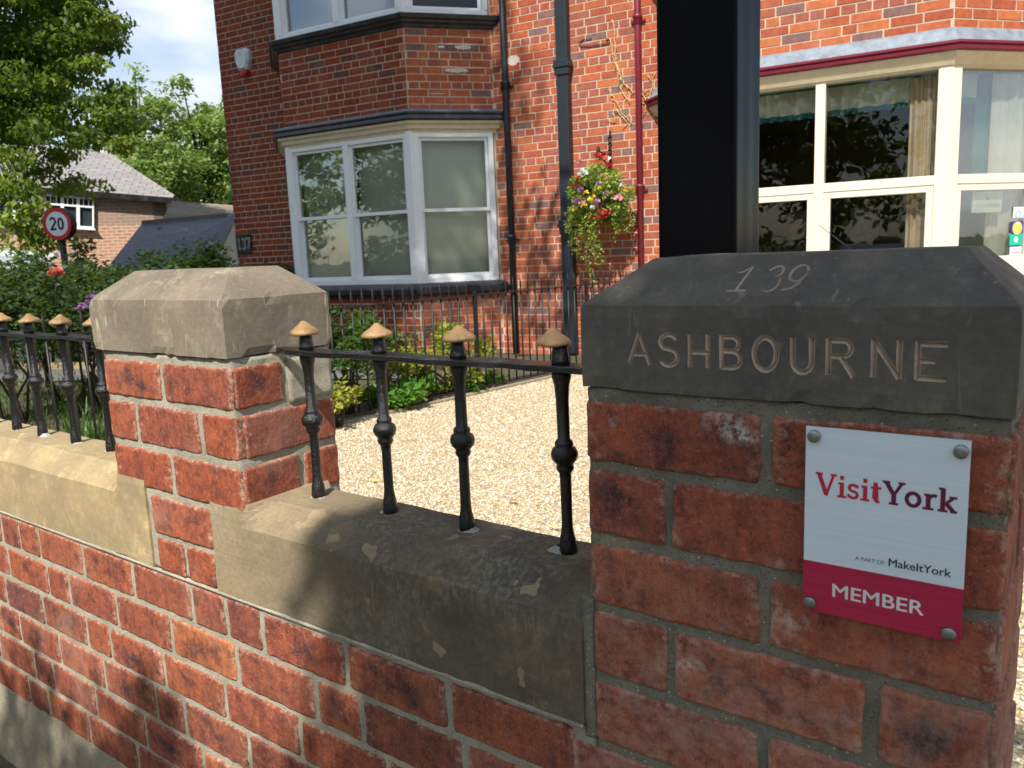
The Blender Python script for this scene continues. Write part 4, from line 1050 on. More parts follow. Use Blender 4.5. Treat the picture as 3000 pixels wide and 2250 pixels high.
ROOMPICS = ((-1.90, .32, .34, .40, 'framed picture seen through the lower pane left of the cream mullion'), (-1.18, .29, .36, .44, 'framed picture seen through the lower pane right of the cream mullion'))
for q in ROOMPICS: backpic(*q)
# card and stickers on the side pane
vc = thing('window_card', 'cream VACANCIES card with a small tree emblem in the side window', 'card', loc=fRR(.3, .05, .3))
card = mat_paint('card', (.66, .65, .50), .8); cink = mat_paint('card olive ink', (.30, .31, .22), .8)
cx0, cx1, cz0, cz1 = .300, .590, .285, .445
MB().box((cx0, .052, cz0), (cx1, .055, cz1), fRR).build('paper', card, vc)
fC = lambda x, o_, z: fRR(x, .0505-o_, z)
V_, F_ = sans_mesh('VACANCIES', 1.0, .01); 
sans_text('VACANCIES', cx0+.030, cz0+.042, .23, fC, 0, .01, .026).build('word', cink, vc)
mb = MB(); ccx = (cx0+cx1)/2
for i in range(7):
    a = math.radians(20+140*i/6); ribbon(mb, [(ccx, cz0+.092), (ccx+.018*math.cos(a), cz0+.095+.026*math.sin(a))], .005, fC, .0001*i)
ribbon(mb, [(ccx-.008, cz0+.088), (ccx+.008, cz0+.088)], .003, fC, .0009); mb.build('tree_emblem', cink, vc)
def sticker(x0, x1, z0, z1, col, label, extra):
    t = thing('window_sticker', label, 'sticker', 'stickers on the side window', loc=fRR(x0, .015, z0))
    MB().box((x0, .0135, z0), (x1, .0165, z1), fRR).build('backing', mat_paint('sticker', col, .4), t)
    f_ = lambda x, o_, z: fRR(x, .0125-o_, z)
    for i, (kind, c, *a) in enumerate(extra):
        mb = MB()
        if kind == 'disc': ribbon(mb, arc(a[0], a[1], a[2]/2, a[2]/2*a[3], 0, 360, 18)[:-1], a[2], f_, .0002*i, closed=True)
        else: ribbon(mb, [(a[0], a[2]), (a[1], a[2])], a[3], f_, .0002*i)
        mb.build('print', mat_paint('sticker print', c, .4), t)
SX0, SX1 = .655, .765
mx_ = (SX0+SX1)/2
sticker(SX0+.008, SX1, .235, .318, (.62, .72, .78), 'pale blue sticker topmost of the column on the side window', (('disc', (.30, .42, .50), mx_, .26, .03, 1.2), ('disc', (.62, .72, .78), mx_, .26, .016, 1.2)))
sticker(SX0-.004, SX1+.004, .118, .208, (.035, .035, .26), 'dark blue sticker with a yellow disc under the pale blue one', (('disc', (.72, .52, .14), mx_, .155, .048, 1.1), ('bar', (.6, .6, .7), mx_-.02, mx_+.02, .195, .006)))
sticker(SX0-.012, SX1, .022, .108, (.0, .45, .32), 'green sticker between the blue one and the red and white one', (('disc', (.65, .85, .78), mx_-.006, .066, .020, 1.4),))
sticker(SX0-.004, SX1, -.118, .010, (.74, .74, .76), 'white sticker with a red foot lowest of the column on the side window', (('bar', (.62, .05, .15), SX0-.002, SX1-.002, -.103, .028), ('bar', (.75, .25, .3), SX0+.008, SX1-.01, -.035, .008)))

# ---- downpipes
def pipe(label, u, r, mat, z0, z1, square=False, collars=(), v=VW):
    t = thing('downpipe', label, 'downpipe', 'downpipes on the brick front', loc=HW(u, v-.06, ZG)); y = v-.012-r
    if square:
        f = Facet(u-r, v-.012-1.5*r, u+r, v-.012-1.5*r); MB().box((0, 0, z0), (2*r, 1.45*r, z1), f).build('shaft', mat, t, bevel=.006)
        for z in collars:
            mb = MB(); mb.box((-.014, -.014, z-.07), (2*r+.014, 1.45*r, z), f); mb.box((-.028, -.026, z), (2*r+.028, 1.45*r, z+.035), f); mb.box((-.02, -.02, z+.035), (2*r+.02, 1.45*r, z+.075), f)
            mb.build('socket', mat, t, bevel=.004)
    else:
        MB().lathe([(r, z0), (r, z1)], (0, 0, 0), 16, lambda a, b, z: HW(u+a, y+b, z)).build('shaft', mat, t)
        for z in collars:
            MB().lathe([(r*1.02, z-.06), (r*1.18, z-.055), (r*1.2, z), (r*1.5, z+.008), (r*1.5, z+.028), (r*1.25, z+.034), (r*1.02, z+.036)], (0, 0, 0), 18, lambda a, b, zz: HW(u+a, y+b, zz)).build('socket', mat, t)
            MB().box((u-r*2.3, v-.03, z-.03), (u+r*2.3, v-.012, z-.008), lambda a, b, zz: HW(a, b, zz)).build('lug', mat, t)
pipe('thin round black downpipe beside the white framed bay', -4.345, .034, M_['pipe_dark'], -1.0, 5.2, collars=(1.86, .28, 3.6))
pipe('wide square black downpipe between the bay and the flower basket', -3.66, .062, M_['pipe_dark'], -.95, 5.2, True, (1.93, .36, 3.7))
pipe('maroon painted downpipe right of the flower basket', -2.875, .031, M_['maroon'], -1.0, 5.2, collars=(2.27, .70, 3.9))

# ---- alarm box and number plate on the corner of 137
Fm = F_wall(-8.62, US); ux = lambda u: u+8.62
t = thing('alarm_box', 'white shield shaped burglar alarm with red base on the shaded brick corner', 'alarm box', loc=HW(-8.13, VW, 2.65))
cxa, cza = ux(-8.145), 2.66
out_ = [(-.075, .105), (-.10, .125), (.10, .125), (.125, .09), (.115, -.02), (.075, -.115), (-.075, -.115), (-.115, -.02), (-.125, .09)][2:]+[(-.10, .125)]
sh = [(-.125, .09), (-.09, .135), (.09, .135), (.125, .09), (.118, -.01), (.072, -.12), (-.072, -.12), (-.118, -.01)]
mb = MB(); n = len(sh)
V = [Fm(cxa+a, -.004, cza+b) for a, b in sh]+[Fm(cxa+a, -.055, cza+b) for a, b in sh]+[Fm(cxa+a*.74, -.085, cza+b*.80) for a, b in sh]
mb.add(V, [(k_*n+i, k_*n+(i+1) % n, (k_+1)*n+(i+1) % n, (k_+1)*n+i) for k_ in range(2) for i in range(n)]+[tuple(range(2*n, 3*n))]); fixnormals(mb.build('case', mat_paint('alarm white', (.62, .65, .70), .4), t))
mb = MB(); sh2 = [(-.060, .01), (.060, .01), (.066, -.03), (.034, -.068), (-.034, -.068), (-.066, -.03)]; n = 6
V = [Fm(cxa+a, -.004, cza-.13+b) for a, b in sh2]+[Fm(cxa+a, -.06, cza-.13+b) for a, b in sh2]+[Fm(cxa+a*.7, -.08, cza-.13+b*.7) for a, b in sh2]
mb.add(V, [(k_*n+i, k_*n+(i+1) % n, (k_+1)*n+(i+1) % n, (k_+1)*n+i) for k_ in range(2) for i in range(n)]+[tuple(range(2*n, 3*n))]); fixnormals(mb.build('red_base', mat_paint('alarm red', (.42, .008, .012), .35), t))
mb = MB(); fA = lambda x, o_, z: Fm(cxa+x, -.0862-o_, cza+z)
ribbon(mb, [(-.012, .045), (-.012, .075)]+arc(0, .075, .012, .010, 180, 0, 6)+[(.012, .045)], .005, fA, 0); mb.build('emblem', mat_paint('alarm grey', (.2, .22, .25), .5), t)
t = thing('house_number_plate', 'black plate with outlined numerals 137 low on the brick corner', 'number plate', loc=HW(-8.45, VW, .38))
xa, xb = ux(-8.60), ux(-8.32); MB().box((xa, -.022, .255), (xb, -.005, .505), Fm).build('plate', mat_paint('number plate black', (.008, .008, .010), .4), t, bevel=.004)
fN = lambda x, o_, z: Fm(x, -.0235-o_, z)
dig = {'1': [[(.02, .13), (.045, .155), (.045, .02)], [(.02, .018), (.07, .018)]],
       '3': [[(.01, .135)]+arc(.038, .118, .026, .032, 130, -80, 8), arc(.038, .052, .030, .038, 85, -145, 9)],
       '7': [[(.008, .128), (.008, .15), (.072, .15), (.036, .018)]]}
for i, ch in enumerate('137'):
    for wd, mt, lf in ((.021, (.62, .62, .60), .0), (.0105, (.01, .01, .012), .0008)):
        mb = MB()
        for k_, s in enumerate(dig[ch]): ribbon(mb, [(xa+.014+i*.085+a, .30+b) for a, b in s], wd, fN, lf+k_*.0002)
        mb.build('numeral', mat_paint('numeral', mt, .5), t)
flush_bricks()

# ================================================================ ground
def at(xp, yp, z):
    """world point seen at photo pixel (3000 wide) at camera depth z"""
    d = _f+(xp-1500)/FPX*_r-(yp-1125)/FPX*_u
    return Vector((CAM[0]+d[0]*z, CAM[1]+d[1]*z, CAM[2]+G+d[2]*z))
GZ = 0.03
Mg = NM('ground earth and asphalt'); o_ = Mg.world(); gnz = Mg.noise(o_, 3, 8, .7)
asphalt = Mg.done(Mg.mix(Mg.ramp(Mg.noise(o_, 120, 4, .7), [(.35, 0), (.7, 1)]), (.035, .035, .036), (.075, .073, .07)), .95, Mg.bump(Mg.noise(o_, 160, 4, .7), .6, .003))
mb = MB(); mb.add([(-250, -150, -.06), (250, -150, -.06), (250, 350, -.06), (-250, 350, -.06)], [(0, 1, 2, 3)])
Mg = NM('distant ground green'); o_ = Mg.world()
far_g = Mg.done(Mg.mix(Mg.noise(o_, .4, 6, .6), (.03, .05, .015), (.07, .075, .04)), .95)
struct(mb.build('ground', far_g))
mb = MB(); mb.box((-60, -9.5, -.10), (60, -1.9, -.05)); struct(mb.build('road', asphalt))
mb = MB(); mb.box((-13.2, -1.9, -.10), (-9.9, 60, -.046)); struct(mb.build('side_road', asphalt))
Mg = NM('old pavement'); o_ = Mg.world(); nz = Mg.noise(o_, 26, 8, .75)
c = Mg.mix(Mg.ramp(nz, [(.3, 0), (.7, 1)]), (.05, .043, .028), (.15, .13, .09)); c = Mg.mix(Mg.ramp(Mg.noise(o_, 5, 5, .6), [(.45, 0), (.6, .8)]), c, (.035, .045, .015))
pav_m = Mg.done(c, .95, Mg.bump(nz, .9, .012))
mb = MB(); mb.box((-9.9, -1.75, -.06), (20, .02, -.005)); struct(mb.build('pavement', pav_m))
mb = MB(); mb.box((-9.9, -1.9, -.06), (20, -1.755, .0)); struct(mb.build('kerb', M_['footing']))
# gravel drive
FL0 = Vector((-3.7361, 2.8331)); FD = (Vector((-3.5017, 5.0894))-FL0).normalized()
def fence_pt(t): return FL0+FD*t
Mg = NM('golden gravel'); o_ = Mg.world()
vc_ = Mg.vor(o_, 62, 'Color'); vd = Mg.vor(o_, 62); hs = Mg.n('ShaderNodeSeparateColor'); Mg.L(vc_, hs.inputs[0])
c = Mg.ramp(hs.outputs[0], [(0, (.50, .39, .23)), (.3, (.62, .52, .35)), (.55, (.42, .31, .17)), (.75, (.68, .61, .47)), (.9, (.36, .30, .22))], 'CONSTANT')
c = Mg.mix(Mg.ramp(vd, [(.45, 0), (.8, .75)]), c, (.20, .14, .08)); c = Mg.mix(Mg.ramp(Mg.noise(o_, 2.5, 5, .6), [(.4, 0), (.7, .35)]), c, (.40, .33, .22))
grav = Mg.done(c, .9, Mg.bump(vd, 1.0, .009))
a, b = fence_pt(-2.66), fence_pt(4.4)
struct(MB().add([(a.x, a.y, GZ), (6, .17, GZ), (6, 8.5, GZ), (b.x, b.y+1.5, GZ)], [(0, 1, 2, 3)]).build('gravel_drive', grav))
N = 90000; rg_ = np.random.default_rng(4)
gy = .2+6.6*rg_.random(N)**1.25; gx = -3.75+5.0*rg_.random(N)
ok = (gx > -3.98+(gy-.25)*.104+.03) & ((gx < 1.2) | (gy < 2)) ; gx, gy = gx[ok], gy[ok]; N = len(gx)
s = rg_.uniform(.0042, .0090, N)[:, None]; ang = rg_.uniform(0, 6.28, N)
O8 = np.array([(1, 0, 0), (0, 1, 0), (-1, 0, 0), (0, -1, 0), (.1, .1, .75), (0, 0, -.6)])
P = O8[None]*s[:, None, :]*rg_.uniform(.6, 1.25, (N, 6, 1)); P[:, :, 0] *= 1.25
ca, sa = np.cos(ang)[:, None], np.sin(ang)[:, None]
X = P[:, :, 0]*ca-P[:, :, 1]*sa; Y = P[:, :, 0]*sa+P[:, :, 1]*ca; Z = P[:, :, 2]+X*rg_.normal(0, .5, (N, 1))
V = np.stack([X+gx[:, None], Y+gy[:, None], Z+GZ+.002], 2).reshape(-1, 3)
Fi = np.array([(0, 1, 4), (1, 2, 4), (2, 3, 4), (3, 0, 4), (1, 0, 5), (2, 1, 5), (3, 2, 5), (0, 3, 5)]); Fa = (Fi[None]+(np.arange(N)*6)[:, None, None]).reshape(-1)
me = bpy.data.meshes.new('pebbles'); me.vertices.add(len(V)); me.vertices.foreach_set('co', V.ravel()); me.loops.add(len(Fa)); me.polygons.add(N*8)
me.loops.foreach_set('vertex_index', Fa.astype(np.int32)); me.polygons.foreach_set('loop_start', (np.arange(N*8)*3).astype(np.int32)); me.update(calc_edges=True)
at_ = me.attributes.new('rnd', 'FLOAT', 'FACE'); at_.data.foreach_set('value', np.repeat(rg_.random(N), 8).astype(np.float32))
Mg = NM('golden pebbles'); r = Mg.attr('rnd')
me.materials.append(Mg.done(Mg.ramp(r, [(0, (.56, .44, .28)), (.2, (.66, .57, .41)), (.42, (.74, .69, .57)), (.62, (.50, .38, .22)), (.75, (.62, .51, .35)), (.90, (.36, .31, .25)), (.94, (.78, .74, .66))], 'CONSTANT'), .75))
tag(stuff(link('pebbles', me)), 'loose golden gravel covering the front drive', 'gravel')
# garden soil behind the fence, lawn and path further left
Mg = NM('garden soil'); o_ = Mg.world(); nz = Mg.noise(o_, 18, 8, .75)
c = Mg.mix(Mg.ramp(nz, [(.3, 0), (.7, 1)]), (.035, .027, .018), (.13, .105, .075)); c = Mg.mix(Mg.ramp(Mg.noise(o_, 4, 6, .7), [(.5, 0), (.62, .85)]), c, (.045, .075, .02))
soil = Mg.done(c, .95, Mg.bump(nz, 1.0, .02))
struct(MB().add([(-9.6, .17, GZ-.01), (a.x-.02, a.y, GZ-.01), (b.x-.02, b.y+1.5, GZ-.01), (-9.6, 8.5, GZ-.01)], [(0, 1, 2, 3)]).build('garden_soil', soil))
p0, p1, p2, p3 = (-9.6, 2.3), (-4.6, 4.6), (-5.0, 5.4), (-9.6, 3.25)
struct(MB().add([(*q, GZ+.004) for q in (p0, p1, p2, p3)], [(0, 1, 2, 3)]).build('garden_path', mat_mortar('grey path', (.12, .12, .12), (.2, .2, .19), 20)))
mb = MB(); n = 14
edge = thing('path_edging', 'low pale stone edging along the far side of the garden path', 'edging', loc=(-7, 4.3, GZ))
for i in range(n):
    t0, t1 = i/n+.004, (i+1)/n-.004; A = Vector(p3).lerp(Vector(p2), t0); B = Vector(p3).lerp(Vector(p2), t1); nn = (B-A).normalized(); nn = Vector((-nn.y, nn.x))*.08
    MB().add([(A.x, A.y, GZ), (B.x, B.y, GZ), (B.x+nn.x, B.y+nn.y, GZ), (A.x+nn.x, A.y+nn.y, GZ), (A.x, A.y, GZ+.07), (B.x, B.y, GZ+.07), (B.x+nn.x, B.y+nn.y, GZ+.07), (A.x+nn.x, A.y+nn.y, GZ+.07)],
             [(0, 3, 2, 1), (4, 5, 6, 7), (0, 1, 5, 4), (1, 2, 6, 5), (2, 3, 7, 6), (3, 0, 4, 7)]).build('edging_stone', M_['stone_yellow'], edge)

# ================================================================ spear railing between the two front gardens
fence = thing('spear_railing', 'long black spear topped railing between the gravel drive and the planted garden', 'railing', loc=(FL0.x, FL0.y, GZ))
T0, T1 = -2.62, 3.55; ZR, ZB = -.19+G, -.925+G
def fbox(t0, t1, w_, z0, z1):
    P = []; pn = Vector((-FD.y, FD.x))*w_/2
    for z in (z0, z1):
        for t, s_ in ((t0, -1), (t1, -1), (t1, 1), (t0, 1)): q = fence_pt(t)+pn*s_; P.append((q.x, q.y, z))
    return P
BF = [(0, 3, 2, 1), (4, 5, 6, 7), (0, 1, 5, 4), (1, 2, 6, 5), (2, 3, 7, 6), (3, 0, 4, 7)]
MB().add(fbox(T0, T1, .028, ZR-.005, ZR+.005), BF).build('top_rail', M_['iron_dull'], fence)
MB().add(fbox(T0, T1, .030, ZB-.006, ZB+.006), BF).build('bottom_rail', M_['iron_dull'], fence)
def spear_mb(zb):
    m_ = MB(); m_.lathe([(.0070, zb), (.0070, ZR+.012)], (0, 0, 0), 8)
    m_.lathe([(.0078, ZR+.006), (.0082, ZR+.016), (.0060, ZR+.024), (.0130, ZR+.048), (.0100, ZR+.07), (.0006, ZR+.128)], (0, 0, 0), 6, lambda a_, b_, z: (a_*.55*FD.y, b_, z)); return m_
proto = spear_mb(ZB); ref = proto.build('spear_bar', M_['iron_dull'], fence); ref.location = (0, 0, 0)
t = T0+.04; k_ = 0
while t < T1:
    q = fence_pt(t)
    if abs((t % 1.48)-(1.40 % 1.48)) < .035:
        m_ = MB(); m_.add(fbox(t-.014, t+.014, .028, GZ-.05, ZR+.03), BF); q2 = [(*fence_pt(t), ZR+.06)]
        m_.build('fence_post', M_['iron_dull'], fence, bevel=.003)
    else:
        o = ref if k_ == 0 else ref.copy()
        if k_: COL.objects.link(o)
        o.location = (q.x, q.y, 0); k_ += 1
    t += .0905
# grey stone kerb under the railing
kerb_t = thing('railing_kerb', 'narrow grey kerb under the spear railing beside the gravel', 'kerb', loc=(FL0.x, FL0.y, GZ))
t = T0
while t < T1:
    MB().add(fbox(t+.004, min(t+.6, T1)-.004, .085, GZ-.03, GZ+.022), BF).build('kerb_stone', M_['footing'], kerb_t, bevel=.006); t += .6

# ================================================================ plants
G1 = [(.020, .050, .012), (.035, .085, .018), (.055, .12, .022), (.10, .17, .03)]
lf_dark = mat_leaf('dark hedge leaf', [(.012, .030, .010), (.022, .050, .014), (.035, .075, .018), (.06, .11, .025)], .25)
lf_mid = mat_leaf('mid green leaf', G1, .3)
lf_lime = mat_leaf('lime tree leaf', [(.03, .07, .014), (.08, .145, .024), (.18, .26, .036), (.33, .38, .065)], .45)
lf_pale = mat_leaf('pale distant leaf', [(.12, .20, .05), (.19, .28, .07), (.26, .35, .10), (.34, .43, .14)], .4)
lf_yel = mat_leaf('yellow green leaf', [(.12, .17, .02), (.24, .28, .03), (.36, .36, .045), (.46, .46, .10)], .4)
lf_brt = mat_leaf('bright green leaf', [(.05, .15, .02), (.08, .22, .03), (.14, .30, .05)], .4)
lf_bas = mat_leaf('basket leaf', [(.07, .14, .02), (.17, .27, .04), (.30, .40, .07), (.42, .50, .12)], .35)
lf_grey = mat_leaf('grey green leaf', [(.16, .20, .13), (.26, .31, .20), (.38, .42, .26)], .3)
bark = mat_stone('bark', (.085, .065, .045), (.04, .03, .022), (.16, .14, .10), .5, .4, 1.5, 0)
rt_ = np.random.default_rng(99)
def tree(name, label, cat, base, trunk_h, crown_c, crown_r, n_cl, per, clr, leaf, mat, group=None, shell=.55, droop=.5, limbs=7, squash=.6, trunk_r=.16, seed=1, extra=None):
    rg_ = np.random.default_rng(seed); base = Vector(base); cc = Vector(crown_c); cr_ = Vector(crown_r)
    t = thing(name, label, cat, group, loc=base)
    mb = MB(); top = base+Vector((0, 0, trunk_h)); pts = [base, base.lerp(top, .5)+Vector((.05, .03, 0))*trunk_r*5, top, cc+Vector((0, 0, cr_.z*.45))]
    mb.tube(pts, [trunk_r*1.25, trunk_r, trunk_r*.85, trunk_r*.15], 10)
    mb.build('trunk', bark, t)
    q = rg_.normal(0, 1, (n_cl, 3)); q /= np.linalg.norm(q, axis=1)[:, None]
    rad = shell+(1-shell)*rg_.random(n_cl)**.6; rad *= 1+.12*rg_.normal(0, 1, n_cl)
    cents = np.array(cc)+q*rad[:, None]*np.array(cr_)
    if extra is not None: cents = np.concatenate([cents, np.array(extra)])
    lb = MB()
    for i in range(limbs):
        e = Vector(cents[i*max(1, n_cl//limbs)]); s_ = top.lerp(cc+Vector((0, 0, cr_.z*.3)), rg_.random()*.8); m_ = s_.lerp(e, .5)+Vector((0, 0, .06*cr_.z))
        lb.tube([s_, m_, e], [trunk_r*.38, trunk_r*.22, trunk_r*.05], 6)
        for j_ in range(4):
            e2 = Vector(cents[rg_.integers(len(cents))]); 
            if (e2-m_).length < max(cr_)*.8: lb.tube([m_, m_.lerp(e2, .55)+Vector((0, 0, .03)), e2], [trunk_r*.12, trunk_r*.07, trunk_r*.02], 4)
    lb.build('limbs', bark, t)
    rr_ = clr*rg_.uniform(.6, 1.25, len(cents)); pts_ = clump_points(cents, per, rr_, rg_, squash)
    ton = np.repeat(rg_.uniform(.15, .8, len(cents)), per)
    leaves('crown', pts_, leaf, mat, t, droop=droop, tone=ton, rs=seed)
    return t
def shrub(name, label, cat, base, centre, r, n_cl, per, clr, leaf, mat, seed=1, group=None, squash=.8, droop=.0, stems=6):
    rg_ = np.random.default_rng(seed); t = thing(name, label, cat, group, loc=base); cc = np.array(centre, float); r = np.array(r, float)
    q = rg_.normal(0, 1, (n_cl, 3)); q /= np.linalg.norm(q, axis=1)[:, None]; q *= (rg_.random(n_cl)**.4)[:, None]
    cents = cc+q*r; cents[:, 2] = np.maximum(cents[:, 2], GZ+.04)
    mb = MB()
    for i in range(stems):
        e = Vector(cents[i % n_cl]); mb.tube([Vector(base)+Vector((rg_.normal(0, r[0]*.15), rg_.normal(0, r[1]*.15), 0)), Vector(base).lerp(e, .5)+Vector((0, 0, .05)), e], [.012, .009, .003], 5)
    mb.build('stems', bark, t)
    pts_ = clump_points(cents, per, clr*rg_.uniform(.6, 1.3, n_cl), rg_, squash); pts_[:, 2] = np.maximum(pts_[:, 2], GZ+.01)
    leaves('foliage', pts_, leaf, mat, t, droop=droop, tone=np.repeat(rg_.uniform(.15, .85, n_cl), per), rs=seed)
    return t

# -- unseen street trees behind the camera; crowns shaped to shade pier and house 137
tree('unseen_street_tree', 'unseen tall street tree with added shading lobe on the pavement behind the viewpoint', 'tree', (-4.6, -3.0, -.05), 9.0, (-4.9, -3.0, 13.2), (3.0, 2.3, 3.0), 260, 300, .72, (.10, .18), lf_mid, 'street trees', .15, .4, 9, .6, .22, 5, extra=[tuple(np.array((-6.4, .7, 8.0))+np.array((2.1, 1.7, 1.5))*q_) for q_ in np.random.default_rng(3).normal(0, .55, (110, 3))])  # extra clumps: unseen lobe added over the garden to keep light off 137
tree('unseen_street_tree', 'unseen small round headed tree on the pavement behind the viewpoint', 'tree', (1.5, -3.0, -.05), 3.0, (1.50, -3.0, 4.12), (.80, .60, .70), 90, 200, .25, (.05, .08), lf_mid, 'street trees', .10, .4, 6, .7, .05, 6,
     extra=[(-.1, -3, 3.75), (.15, -3.05, 3.95), (-.45, -2.95, 3.7), (.35, -3, 3.72), (.62, -3, 3.9)])
for i, (x, y, h) in enumerate(((-9, -13, 8), (-2.5, -14, 9), (4, -13, 7.5), (11, -14, 9), (-16, -14, 9), (-22.5, -13, 9), (-29, -15, 10))):
    tree('unseen_street_tree', ['leafy tree far left across the road', 'leafy tree straight across the road', 'leafy tree right across the road', 'leafy tree far right across the road', 'leafy tree opposite the hedge across the road', 'leafy tree beyond the hedge across the road', 'leafy tree farthest left across the road'][i], 'tree', (x, y, -.05), h*.35, (x, y, h*.52), (3.5, 2.4, h*.46), 90, 70, .9, (.24, .40), lf_lime, 'trees across the road', .3, .4, 4, .6, .2, 20+i)

# -- big lime tree at the left edge
c = at(-190, 20, 12.5)
q1 = [tuple(at(x, y, z)) for x, y, z in ((300, 330, 12), (330, 260, 12.4), (360, 350, 12.2), (60, 560, 11.5), (90, 600, 11.5), (30, 640, 11.4), (110, 660, 11.6), (60, 700, 11.6), (300, 60, 12.2), (320, 130, 12.4), (240, 30, 12), (350, 420, 12.1), (330, 60, 12.6), (270, 180, 12), (200, 100, 12), (150, 240, 11.8), (100, 380, 11.6), (220, 300, 12), (310, 380, 12.3), (40, 460, 11.5), (120, 120, 11.8), (250, 400, 12), (340, 300, 12.3), (200, 200, 12.0), (150, 330, 11.9), (280, 290, 12.1), (260, 110, 12.1), (60, 250, 11.7), (20, 540, 11.5), (130, 700, 11.7))]
tree('lime_tree', 'big overhanging lime tree with sunlit drooping leaves at the left edge', 'tree', (c.x-.4, c.y, -.05), 2.2, c, (2.35, 2.35, 2.65), 520, 190, .40, (.075, .12), lf_lime, None, .45, .75, 10, .5, .24, 31, extra=q1)
# -- trees beyond the roofs
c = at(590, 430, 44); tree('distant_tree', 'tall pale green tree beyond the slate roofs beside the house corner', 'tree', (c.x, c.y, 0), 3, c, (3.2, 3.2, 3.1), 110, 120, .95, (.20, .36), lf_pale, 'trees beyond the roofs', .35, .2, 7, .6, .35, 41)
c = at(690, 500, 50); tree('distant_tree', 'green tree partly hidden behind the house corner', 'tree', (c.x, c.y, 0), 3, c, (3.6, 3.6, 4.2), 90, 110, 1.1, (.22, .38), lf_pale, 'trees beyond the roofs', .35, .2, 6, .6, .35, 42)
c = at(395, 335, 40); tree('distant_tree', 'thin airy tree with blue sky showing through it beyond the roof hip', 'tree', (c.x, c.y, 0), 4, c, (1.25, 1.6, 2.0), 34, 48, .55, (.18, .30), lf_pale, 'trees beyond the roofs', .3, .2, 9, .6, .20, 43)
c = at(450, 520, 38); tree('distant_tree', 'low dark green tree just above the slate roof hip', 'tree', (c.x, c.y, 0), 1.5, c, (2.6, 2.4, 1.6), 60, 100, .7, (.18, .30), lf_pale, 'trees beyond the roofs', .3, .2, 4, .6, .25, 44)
# -- hedge and shrubs of the left garden
rg_ = np.random.default_rng(77)
hd = thing('hedge', 'long dark green hedge behind the left railing', 'hedge', loc=(-9, 3.5, GZ))
N = 420; tt = rg_.random(N)
P0, P1 = np.array([-10.6, 1.6]), np.array([-7.6, 6.3]); xy = P0+(P1-P0)*tt[:, None]+rg_.normal(0, .16, (N, 2))
z = GZ+.08+(.86+.08*np.sin(tt*23))*rg_.random(N)**.75
pts_ = clump_points(np.column_stack([xy, z]), 85, .16*rg_.uniform(.7, 1.3, N), rg_, .9)
leaves('foliage', pts_, (.035, .06), lf_dark, hd, droop=.1, tone=np.repeat(rg_.uniform(.05, .6, N), 85), rs=3)
mb = MB()
for i in range(30):
    q = P0+(P1-P0)*i/29; mb.tube([(q[0], q[1], GZ), (q[0]+.05, q[1], .6), (q[0]+rg_.normal(0, .1), q[1]+rg_.normal(0, .1), 1.1)], [.02, .015, .006], 5)
mb.build('stems', bark, hd)
def px_shrub(xp, yp, z, r, label, n_cl, per, clr, leaf, mat, seed, **k_):
    c = at(xp, yp, z); return shrub('shrub', label, 'shrub', (c.x, c.y, GZ), c, r, n_cl, per, clr, leaf, mat, seed, **k_)
px_shrub(470, 850, 7.6, (.75, .6, .34), 'spreading dark green shrub rising behind the tan cap stone', 60, 110, .17, (.035, .06), lf_mid, 51)
px_shrub(600, 800, 7.4, (.30, .3, .22), 'loose leafy shrub against the white gable left of number 137', 26, 60, .14, (.045, .075), lf_mid, 52)
px_shrub(255, 780, 8.0, (.16, .16, .30), 'thin upright bush beside the speed sign post', 14, 45, .12, (.04, .06), lf_mid, 53)
px_shrub(110, 885, 6.8, (.85, .6, .34), 'dark bushy shrub behind the left railing below the speed sign', 60, 95, .17, (.035, .06), lf_dark, 54)
px_shrub(250, 915, 5.9, (.65, .5, .32), 'dark green shrub left of the tan capped pier', 50, 95, .15, (.035, .055), lf_dark, 55)
px_shrub(20, 895, 5.8, (.6, .4, .26), 'bushy dark shrub at the far left behind the railing', 40, 95, .15, (.035, .055), lf_dark, 58)
px_shrub(310, 890, 6.6, (.55, .5, .28), 'mid green shrub between the hedge and the tan cap stone', 40, 90, .14, (.035, .055), lf_mid, 59)
px_shrub(95, 795, 7.6, (.12, .12, .16), 'small yellow green sprig above the hedge beside the sign post', 9, 45, .07, (.035, .05), lf_brt, 56)
px_shrub(1010, 1010, 5.6, (.26, .30, .30), 'dark glossy shrub close behind the spear railing', 28, 90, .10, (.03, .05), lf_mid, 61)
px_shrub(1310, 1050, 6.65, (.42, .44, .24), 'bright yellow green variegated shrub below the bay window', 36, 110, .10, (.028, .045), lf_yel, 62)
px_shrub(1190, 1090, 6.3, (.22, .30, .16), 'low yellow green sprawling shrub in the middle of the bed', 20, 90, .08, (.028, .045), lf_yel, 63)
px_shrub(1170, 1150, 6.0, (.22, .34, .05), 'low bright green leafy plant along the foot of the spear railing', 26, 70, .08, (.05, .085), lf_brt, 64)
px_shrub(1385, 1150, 6.6, (.16, .30, .07), 'broad leaved green plant at the right end of the bed', 16, 60, .08, (.05, .085), lf_brt, 65)
px_shrub(975, 1170, 5.3, (.12, .24, .08), 'small spotted green plant beside the gravel corner', 14, 60, .07, (.03, .05), lf_yel, 66)
px_shrub(1120, 1010, 6.6, (.30, .28, .26), 'shaded green shrub against the wall under the white bay', 24, 80, .11, (.03, .05), lf_mid, 67)
